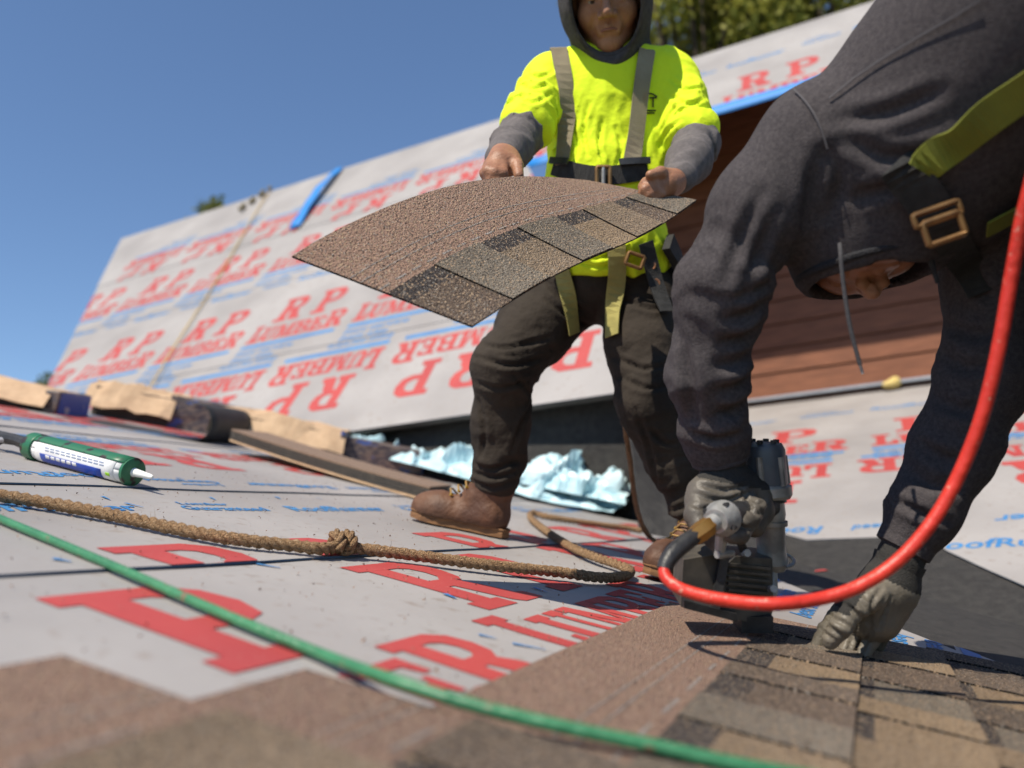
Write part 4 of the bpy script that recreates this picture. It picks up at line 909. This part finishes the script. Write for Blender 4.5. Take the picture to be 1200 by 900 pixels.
# ------------------------------------------------------------------ roofer bending over with the nail gun
w2 = thing('person', 'bending roofer in a charcoal hooded sweatshirt and work gloves with a nail gun', 'person', A.pt(.95, -.75))
Cc, Pp = P(1075, 168, 1.19), P(1330, -150, .95)
S1, S2 = P(955, 168, 1.18), P(1202, 222, 1.27)
armG = [S1, P(892, 240, 1.19), P(846, 335, 1.21), P(829, 440, 1.25), P(837, 505, 1.28), P(842, 527, 1.285)]; rG = [.072, .065, .062, .054, .046, .044]
armH = [S2, P(1168, 320, 1.27), P(1154, 440, 1.27), P(1118, 525, 1.275), P(1084, 596, 1.275), P(1064, 632, 1.275)]; rH = [.082, .072, .062, .056, .047, .041]
hz = Sdf().cone(Cc, Pp, .172, .17, .05).chain(armG, rG, .045).chain(armH, rH, .045).cone(Cc, S1, .13, .075, .05).cone(Cc, S2, .12, .085, .07)
z0 = P(1018, 316, 1.22); hcen = z0+EZ*.045
hz.ell(hcen+EZ*.02, np.array([IR, nrm([IF[0], IF[1], 0]), EZ]), [.118, .122, .135], .05)
fh = nrm([IF[0], IF[1], 0]); rh = nrm([IR[0], IR[1], 0])
hz.ell(hcen+EZ*.015, np.array([rh, fh, EZ]), [.104, .107, .12], .004, op='s'); hz.ell(z0-EZ*.08, np.array([rh, fh, EZ]), [.105, .105, .11], .012, op='s')
# the body side folds, elbow folds and cuffs
ff = fold_fn([(armG, [.2, .5, 1.5, 1.5, 1.4, .6]), (armH, [.2, .4, .9, .8, 1.3, .5])], 24, .0048)
def hood_fold(X):
    nearb = np.linalg.norm(X-Cc, axis=1); w = sstep(.14, .24, nearb); big = -.008*((1-np.abs(vnoise(X@np.array([[9, 0, 0], [0, 9, 0], [0, 0, 4]]).T)))**2-.4)
    onh = np.linalg.norm(X-hcen, axis=1) < .16
    return np.where(onh, .003*vnoise(X*24), ff(X)*w+big*(1-w))
hood2 = sdf_obj('hooded_sweatshirt', hz, .0062, m_char, w2, hood_fold)
crease(hood2, [[(968, 172), (962, 212), (955, 255)], [(955, 180), (948, 222), (943, 264)], [(976, 176), (982, 212), (972, 252)], [(992, 162), (1040, 184), (1096, 178), (1150, 158)], [(1000, 232), (1055, 216), (1115, 186)], [(985, 140), (1040, 132), (1100, 108)],
  [(902, 332), (884, 343), (864, 348)], [(898, 352), (874, 368), (852, 374)], [(892, 380), (872, 396), (846, 400)], [(886, 410), (866, 424), (842, 428)], [(880, 440), (862, 454), (840, 458)], [(876, 470), (858, 482), (834, 486)], [(905, 250), (886, 300), (872, 338)], [(892, 225), (868, 285), (852, 330)],
  [(1110, 380), (1140, 392), (1170, 388)], [(1106, 418), (1132, 430), (1165, 428)], [(1100, 468), (1126, 480), (1150, 478)], [(1078, 520), (1104, 536), (1130, 540)], [(1064, 550), (1090, 568), (1120, 572)], [(800, 400), (808, 450), (815, 490)], [(1130, 300), (1150, 340), (1170, 350)]], .009, .009)
crease(hood2, [[(1052, 588), (1082, 602), (1112, 612)], [(808, 508), (838, 514), (866, 510)]], .012, .006)
th_ = np.linspace(0, 2*math.pi, 60)
tube('hood_hem', [z0+rh*.104*math.cos(a)+fh*.104*math.sin(a)+EZ*(-.004+.003*math.sin(3*a)) for a in th_], .006, mat('ribbed_hem', (.02, .02, .024), .95, (.03, .03, .034), 200, bump=.5, bscale=300), hood2, 10)
for arm, r in ((armG, .0475), (armH, .043)):
    d = nrm(arm[-1]-arm[-2]); c = tube('cuff', [arm[-1]-d*.045, arm[-1]-d*.04, arm[-1]-d*.02, arm[-1]+d*.018, arm[-1]+d*.02], [r*.96, r+.004, r+.003, r, r*.9], m_char, hood2, 24)
# seams of the sleeve
b_h = bvh_of(hood2); m_seam = mat('seam_thread', (.075, .07, .075), .9)
drape('sleeve_seam', b_h, [(918, 98), (945, 120), (964, 150), (970, 172)], .0025, .0012, m_seam, hood2, .004); drape('shoulder_seam', b_h, [(972, 118), (1010, 88), (1060, 55), (1120, 20), (1150, 0)], .0025, .0012, m_seam, hood2, .003)
# drawstring
ds = [P(984, 286, 1.125), P(985, 296, 1.115), P(986, 310, 1.113), P(988, 330, 1.113), P(991, 352, 1.113), P(996, 382, 1.113), P(1003, 410, 1.113), P(1008, 428, 1.113)]
dso = tube('drawstring', ds, .003, mat('grey_cord', (.07, .066, .07), .9, (.04, .04, .045), 300), hood2, 8, .006); tube('cord_tip', [P(1008, 428, 1.115), P(1011, 438, 1.115)], .002, m_steel, dso, 6)
tube('drawstring', [P(1085, 290, 1.14), P(1092, 310, 1.14), P(1099, 332, 1.14)], [.004, .0045, .003], m_webk, hood2, 8)
# body inside, wrist, face in the hood
head2, HR2, HL2 = head_parts(z0+EZ*.074+fh*.036, -EZ+.12*(-fh), fh, False)
und2 = Sdf().cone(Cc, Pp, .10, .12, .05).chain(armG, [.06, .05, .045, .038, .03, .029], .03).chain(armH, [.06, .05, .045, .038, .03, .029], .03).cone(HL2(0, -.07, -.03), Cc, .05, .06, .03)
kn1, kn2 = Pp+np.array([.05, .06, -.45]), Pp+np.array([.16, .25, -.44])
def drop(p): r = -EZ; return p+r*(((A.O-p) @ A.N)/(r @ A.N))
ft1, ft2 = drop(Pp+np.array([.02, -.06, 0])), drop(Pp+np.array([.2, .26, 0]))
und2.chain([Pp-IR*.0, kn1, ft1+EZ*.1], [.09, .06, .045], .03).chain([Pp, kn2, ft2+EZ*.1], [.09, .06, .045], .03)
wrg, wrh = armG[-1], armH[-1]
und2.cone(wrh, P(1048, 668, 1.27), .032, .03, .01)
body2 = body_mesh('body', [head2, und2.mesh(.011)], m_skin, w2)
t2 = Sdf().ell(Pp, RT, [.17, .15, .15], .04).chain([Pp, kn1, ft1+EZ*.09], [.12, .095, .075], .04).chain([Pp, kn2, ft2+EZ*.09], [.12, .095, .075], .04)
sdf_obj('trousers', t2, .011, m_trs2, w2, fold_fn([([Pp, kn1, ft1], [.5, 1.2, 1.5]), ([Pp, kn2, ft2], [.5, 1.2, 1.5])], 22, .007))
boot(w2, ft1+A.N*.03-nrm(fh)*.06, fh, A.N); boot(w2, ft2+A.N*.012-nrm(fh)*.06, fh+.2*rh, A.N)
# gloves: the hand on the roof
gr = .0128
glH = Sdf().cone(P(1056, 652, 1.272), P(1040, 690, 1.27), .036, .038, .02).cone(P(1040, 690, 1.27), P(1024, 722, 1.265), .040, .038, .02).cone(P(1052, 690, 1.28), P(1032, 728, 1.285), .030, .030, .02).cone(P(1018, 702, 1.245), P(1030, 690, 1.255), .026, .03, .02)
glH.chain([P(1000, 706, 1.30), P(984, 716, 1.305), P(968, 738, 1.295), P(955, 762, 1.275)], [.018, .0138, .0128, .011], .006)
glH.chain([P(1026, 696, 1.235), P(1004, 710, 1.215), P(986, 734, 1.21), P(973, 752, 1.22)], [.0225, .017, .015, .0122], .006)
glH.chain([P(1012, 728, 1.28), P(1000, 746, 1.29), P(988, 766, 1.275)], [.0155, .0132, .011], .004)
glH.chain([P(1026, 734, 1.27), P(1020, 752, 1.265), P(1011, 771, 1.255)], [.0148, .0128, .0105], .004)
glH.chain([P(1040, 726, 1.29), P(1036, 742, 1.31), P(1030, 758, 1.315)], [.013, .0115, .0095], .004)
ths = [P(1026, 696, 1.235), P(1004, 710, 1.215), P(986, 734, 1.21), P(973, 752, 1.22)]; idx_ = [P(1000, 706, 1.30), P(984, 716, 1.305), P(968, 738, 1.295), P(955, 762, 1.275)]
def gfold(X): return fold_fn([(ths, [.6, 1, 1, .3]), (idx_, [.8, 1, 1, .3]), ([P(1064, 640, 1.27), P(1035, 700, 1.265)], [.8, .4])], 95, .0022)(X)+.0003*vnoise(X*60)
V, F = glH.mesh(.0034, gfold); cen = (V[F].mean(1)); 
kn_d = ((cen-P(1042, 690, 1.27)) @ nrm(IR*-.9+IU*.6+IF*.6)); wr_d = ((cen-P(1045, 682, 1.27)) @ nrm(P(1064, 640, 1.27)-P(1040, 690, 1.27)))
mi = np.where((wr_d > 0.0) | ((kn_d > .024) & (wr_d > -.075)), 1, 0); dx = np.min(np.stack([np.linalg.norm(cen-(a*(1-t)+b*t), axis=1) for a, b in zip(idx_[:-1], idx_[1:]) for t in (0, .5, 1)]), 0); mi = np.where((dx < .024) & (mi == 0) , 2, mi)
crease(mesh_obj('glove', V, F, None, w2, True, mi, [m_glove, m_gknit, m_coat2]), [[(998, 698), (1008, 706), (1016, 716)], [(990, 708), (1000, 716), (1008, 726)], [(980, 724), (990, 731), (998, 738)], [(974, 736), (984, 743), (990, 748)], [(972, 720), (979, 727), (986, 732)], [(962, 738), (969, 744), (975, 748)], [(1034, 688), (1022, 706), (1018, 730)], [(1006, 730), (999, 748), (993, 766)], [(1023, 732), (1015, 752), (1008, 768)], [(1044, 700), (1036, 718), (1030, 736)]], .0042, .0032)
tube('glove_cuff', [P(1055, 655, 1.272), P(1051, 665, 1.272), P(1046, 676, 1.272)], [.040, .0385, .0375], m_gknit, w2, 24)
# gloves: the hand on the gun
glG = Sdf().cone(P(846, 548, 1.285), P(848, 572, 1.275), .037, .040, .02).cone(P(826, 580, 1.255), P(872, 574, 1.29), .030, .032, .02).cone(P(822, 598, 1.25), P(860, 585, 1.275), .022, .028, .02)
glG.chain([P(872, 570, 1.285), P(888, 578, 1.285), P(892, 600, 1.275), P(884, 618, 1.255)], [.025, .021, .019, .0165], .009)
glG.chain([P(868, 580, 1.265), P(886, 594, 1.235), P(880, 610, 1.205), P(870, 612, 1.19)], [.018, .0135, .0125, .0115], .003)
glG.chain([P(858, 588, 1.25), P(878, 610, 1.215), P(868, 628, 1.185), P(858, 629, 1.175)], [.018, .0135, .0125, .0115], .003)
glG.chain([P(824, 586, 1.25), P(815, 604, 1.225), P(822, 620, 1.205)], [.02, .017, .0145], .008)
V, F = glG.mesh(.0036, lambda X: fold_fn([([P(846, 545, 1.285), P(850, 600, 1.26)], [1, .7])], 42, .0022)(X)); cen = V[F].mean(1); mi = np.where((cen-P(846, 566, 1.28)) @ nrm(IU+.2*IR) > .004, 1, 0)
crease(mesh_obj('glove', V, F, None, w2, True, mi, [mat('worn_glove', (.105, .092, .075), .5, (.07, .061, .05), 16, bump=.12, bscale=160), m_gknit]), [[(814, 578), (846, 588), (880, 576)], [(812, 592), (830, 597), (848, 592)], [(822, 568), (850, 575), (876, 568)], [(880, 584), (888, 590), (897, 588)], [(876, 598), (886, 602), (896, 600)], [(860, 612), (870, 618), (880, 620)], [(868, 572), (876, 590), (884, 604)]], .0045, .0035)
# harness of the bending roofer
h2 = drape('harness', b_h, [(1078, 196), (1110, 172), (1150, 140), (1200, 104), (1240, 76)], .046, .003, m_webl, w2, .006)
drape('chest_strap', b_h, [(1150, 262), (1180, 246), (1215, 228)], .034, .003, m_webl, h2, .008, 1.1); drape('chest_strap', b_h, [(1050, 196), (1072, 214), (1088, 236), (1098, 252)], .052, .003, m_webk, h2, .006, 1.1)
bc = P(1106, 268, 1.03); ax_ = nrm(IR*.94+IU*.33); ay_ = nrm(IU*.94-IR*.33); bk = frame_buckle('buckle', bc, .05, .03, .0045, m_brass, h2, ax_, ay_); frame_buckle('buckle_frame', bc+ay_*.02-IR*.002, .062, .016, .004, m_brass, bk, ax_, ay_)
drape('shoulder_strap', b_h, [(1098, 252), (1125, 300), (1150, 345)], .045, .003, m_webk, h2, .006, 1.12)

# ================================================================== nail gun and its air hose
m_gtop = mat('gun_cap', (.05, .06, .075), .4, (.08, .09, .1), 25, spec=.5); m_gbody = mat('gun_magnesium', (.36, .35, .31), .45, (.17, .16, .145), 18, metal=.3, thr=(.4, .6))
m_gmag = mat('gun_magazine', (.045, .041, .036), .5, (.10, .088, .072), 28, spec=.4); m_gold = mat('brass_fitting', (.55, .30, .08), .35, (.45, .22, .06), 40, metal=.85)
ng = thing('nail_gun', 'grey and black coil nail gun in the gloved hand over the shingles', 'nail gun', A.hit(862, 745))
tube('top_cap', [P(894, 518, 1.31), P(894, 521, 1.31), P(895, 528, 1.31), P(897, 556, 1.31), P(898, 568, 1.31)], [.018, .030, .034, .0345, .0345], m_gtop, ng, 28)
for a in np.linspace(0, 2*math.pi, 7)[:-1]:
    c = P(895, 534, 1.31)+(.0335)*(math.cos(a)*IR+math.sin(a)*IF); tube('cap_rib', [c, P(898, 567, 1.31)+(.035)*(math.cos(a)*IR+math.sin(a)*IF)], .0055, m_gbody, ng, 8)
    tube('bolt', [P(894, 519, 1.31)+(.022)*(math.cos(a)*IR+math.sin(a)*IF), P(894, 515, 1.31)+(.022)*(math.cos(a)*IR+math.sin(a)*IF)], .005, m_blk, ng, 6)
tube('flange', [P(898, 567, 1.31), P(898, 570, 1.31), P(899, 580, 1.31), P(899, 583, 1.31)], [.036, .040, .040, .036], m_gbody, ng, 28)
hz_ = tube('housing', [P(899, 582, 1.31), P(901, 604, 1.31), P(902, 612, 1.31), P(904, 645, 1.31), P(905, 660, 1.31), P(905, 668, 1.31)], [.026, .027, .024, .023, .026, .02], m_gbody, ng, 24)
tube('housing_band', [P(902, 610, 1.31), P(902, 615, 1.31)], .0285, m_gbody, hz_, 24); tube('gasket', [P(899, 583, 1.31), P(899, 587, 1.31)], .031, m_blk, ng, 24)
tube('handle', [P(898, 592, 1.30), P(880, 598, 1.26), P(862, 603, 1.21), P(846, 608, 1.175)], [.024, .019, .02, .023], m_blk, ng, 20, .008)
ec = tube('end_cap', [P(848, 607, 1.182), P(845, 608, 1.172), P(842, 609, 1.164), P(839, 611, 1.157)], [.027, .027, .021, .018], m_steel, ng, 24)
hd_ = nrm(P(846, 608, 1.175)-P(880, 598, 1.26)); h1 = nrm(np.cross(hd_, EZ)); h2_ = np.cross(h1, hd_)
for a in np.linspace(.6, .6+2*math.pi, 5)[:-1]:
    c = P(844, 608, 1.17)+.0235*(math.cos(a)*h1+math.sin(a)*h2_); tube('bolt', [c-hd_*.004, c+hd_*.006], .004, m_blk, ec, 8)
tube('coupling', [P(838, 611, 1.155), P(831, 616, 1.147)], .0125, m_steel, ng, 14); tube('brass_fitting', [P(832, 615, 1.148), P(828, 618, 1.144), P(820, 624, 1.138), P(812, 630, 1.132)], [.0135, .0145, .0145, .0125], m_gold, ng, 6)
lv = tube('trigger_lever', [P(846, 616, 1.19), P(845, 634, 1.19), P(843, 652, 1.2)], [.008, .009, .007], m_steel, ng, 10); tube('trigger_pin', [P(840, 650, 1.19), P(858, 648, 1.21)], .006, m_steel, lv, 8)
tube('trigger', [P(872, 624, 1.25), P(868, 636, 1.24), P(872, 646, 1.25)], .007, m_blk, ng, 8)
poly = [(801, 656), (838, 650), (846, 668), (862, 652), (905, 655), (906, 700), (903, 724), (893, 733), (863, 726), (798, 711)]
K = len(poly); fr = [P(x, y, 1.205+.0006*(x-800)) for x, y in poly]; bkp = [q+IF*.085+IR*.004 for q in fr]
mg = mesh_obj('magazine', fr+bkp, [tuple(range(K)), tuple(range(2*K-1, K-1, -1))]+[(i, (i+1) % K, (i+1) % K+K, i+K) for i in range(K)], m_gmag, ng)
for i in range(6):
    y0 = 664+7.4*i; a, b = P(852+1*i*0, y0-3, 1.205+.032-.003), P(901, y0+2, 1.205+.0606-.003); mesh_obj('magazine_rib', *box_geo(.5*(a+b), nrm(b-a), IU, np.cross(nrm(b-a), IU), np.linalg.norm(b-a), .0045, .009), m_gmag, mg)
a, b = P(848, 652, 1.228), P(836, 716, 1.222); mesh_obj('magazine_frame', *box_geo(.5*(a+b), nrm(b-a), IR, IF, np.linalg.norm(b-a), .014, .016), m_blk, mg)
a, b = P(800, 706, 1.2), P(862, 722, 1.236); mesh_obj('magazine_lip', *box_geo(.5*(a+b), nrm(b-a), IU, IF, np.linalg.norm(b-a), .012, .02), m_blk, mg)
mesh_obj('nose', *box_geo(P(882, 727, 1.275), IR, IU, IF, .05, .026, .05), m_blk, ng); tube('nose_tip', [P(884, 730, 1.275), P(884, 740, 1.275)], .009, m_steel, ng, 10)
tube('guide_rod', [P(905, 664, 1.3), P(906, 690, 1.29), P(897, 726, 1.28)], .008, m_steel, ng, 8)
for x, y in ((903, 690), (872, 648)): tube('screw', [P(x, y, 1.25), P(x+4, y, 1.235)], .006, m_steel, ng, 8)
c = P(905, 655, 1.31); tube('hook_ring', [c+.034*(math.cos(a)*IR+math.sin(a)*nrm(IF+.2*IU)) for a in np.linspace(-1.2, 2.4, 16)], .003, m_steel, ng, 6)
ah = thing('air_hose', 'bright red air hose looping from the nail gun up past the bending roofer', 'hose', P(900, 707, 1.02))
tube('hose_sleeve', [P(816, 627, 1.135), P(803, 636, 1.125), P(789, 648, 1.112), P(781, 660, 1.103), P(778, 668, 1.098)], [.0115, .0125, .0125, .0115, .010], m_blk, ah, 14, .006)
hp = [(779, 666, 1.099), (779, 674, 1.09), (790, 686, 1.075), (815, 696, 1.05), (855, 704, 1.02), (905, 708, 0.99), (955, 703, 1.0), (1005, 688, 1.0), (1050, 659, 1.0), (1090, 615, 1.0), (1122, 560, 1.0), (1150, 490, .99), (1170, 410, .98), (1186, 320, .97), (1202, 240, .95), (1230, 150, .92), (1275, 90, .9), (1330, 160, .88), (1370, 400, .86), (1400, 700, .8), (1430, 980, .72)]
tube('hose_line', [P(*q) for q in hp], .0084, m_redh, ah, 16, .012)

# ================================================================== trees behind the roof
m_leaf = mat('yellow_green_leaf', (.40, .38, .075), .6, (.26, .26, .05), 3, spec=.3); m_leaf.node_tree.nodes['Principled BSDF'].inputs['Subsurface Weight'].default_value = .0
m_leafd = mat('green_leaf', (.12, .15, .035), .6, (.2, .2, .05), 2); m_bark = mat('bark', (.09, .065, .045), .9, (.05, .035, .025), 12, bump=.5, bscale=20)
for m_ in (m_leaf, m_leafd):
    n_, l_ = m_.node_tree.nodes, m_.node_tree.links; pb = n_['Principled BSDF']; tb2 = n_.new('ShaderNodeBsdfTranslucent'); mx = n_.new('ShaderNodeMixShader'); mx.inputs[0].default_value = .4
    l_.new(pb.inputs['Base Color'].links[0].from_socket, tb2.inputs['Color']); l_.new(pb.outputs[0], mx.inputs[1]); l_.new(tb2.outputs[0], mx.inputs[2]); l_.new(mx.outputs[0], n_['Material Output'].inputs[0])
def tree(name, label, base, top, rad, n, leaf, m, seed, clumps=26):
    r = np.random.default_rng(seed); t = thing(name, label, 'tree', base, 'trees behind the roofs'); base = np.asarray(base); top = np.asarray(top); H = top-base
    cl = []; parts = []
    parts.append(tube_geo([base, base+H*.3, base+H*.55, base+H*.8], [rad*.09, rad*.075, rad*.05, rad*.02], 10))
    for i in range(clumps):
        d = r.normal(size=3); d /= np.linalg.norm(d); c = top-np.array([0, 0, rad])+d*rad*np.array([1, 1, .95])*r.uniform(.45, 1.0); cl.append(c)
        s = base+H*r.uniform(.35, .7); parts.append(tube_geo([s, .5*(s+c)+r.normal(size=3)*rad*.06, c], [rad*.03, rad*.02, rad*.008], 6))
    V, F = join_geo(parts); mesh_obj('trunk', V, F, m_bark, t, True)
    per = n//clumps; C_ = np.repeat(np.array(cl), per, 0); off_ = np.clip(r.normal(size=(len(C_), 3)), -1.7, 1.7)*rad*.17; c = C_+off_; a = r.normal(size=(len(c), 3)); a /= np.linalg.norm(a, axis=1)[:, None]; b = np.cross(a, r.normal(size=(len(c), 3))); b /= np.linalg.norm(b, axis=1)[:, None]
    s = leaf*r.uniform(.6, 1.3, (len(c), 1)); V = np.stack([c-a*s, c+b*s*.45, c+a*s, c-b*s*.45], 1).reshape(-1, 3); F = np.arange(len(V)).reshape(-1, 4); mesh_obj('crown', V, F, m, t)
def ground_under(p): q = np.array(p); q[2] = 0; return q
q = P(800, 10, 14)+EZ*1.7; tree('leafy_tree', 'leafy yellow green tree beside the hooded roofer, behind the ridge', ground_under(q), q, 1.9, 16000, .075, m_leaf, 3, 34)
q = P(935, -25, 14.5)+EZ*1.9; tree('leafy_tree', 'leafy yellow green tree above the blue eave strip, behind the ridge', ground_under(q), q, 2.1, 18000, .075, m_leaf, 4, 36)
q = P(258, 244, 22); tree('leafy_tree', 'small tree top peeping over the ridge beside the tied rope', ground_under(q), q, 1.0, 3000, .09, m_leafd, 5, 16)
q = P(48, 436, 24); tree('leafy_tree', 'faint tree top beyond the lower left corner of the steep roof', ground_under(q), q, 1.0, 2500, .09, m_leafd, 6, 14)
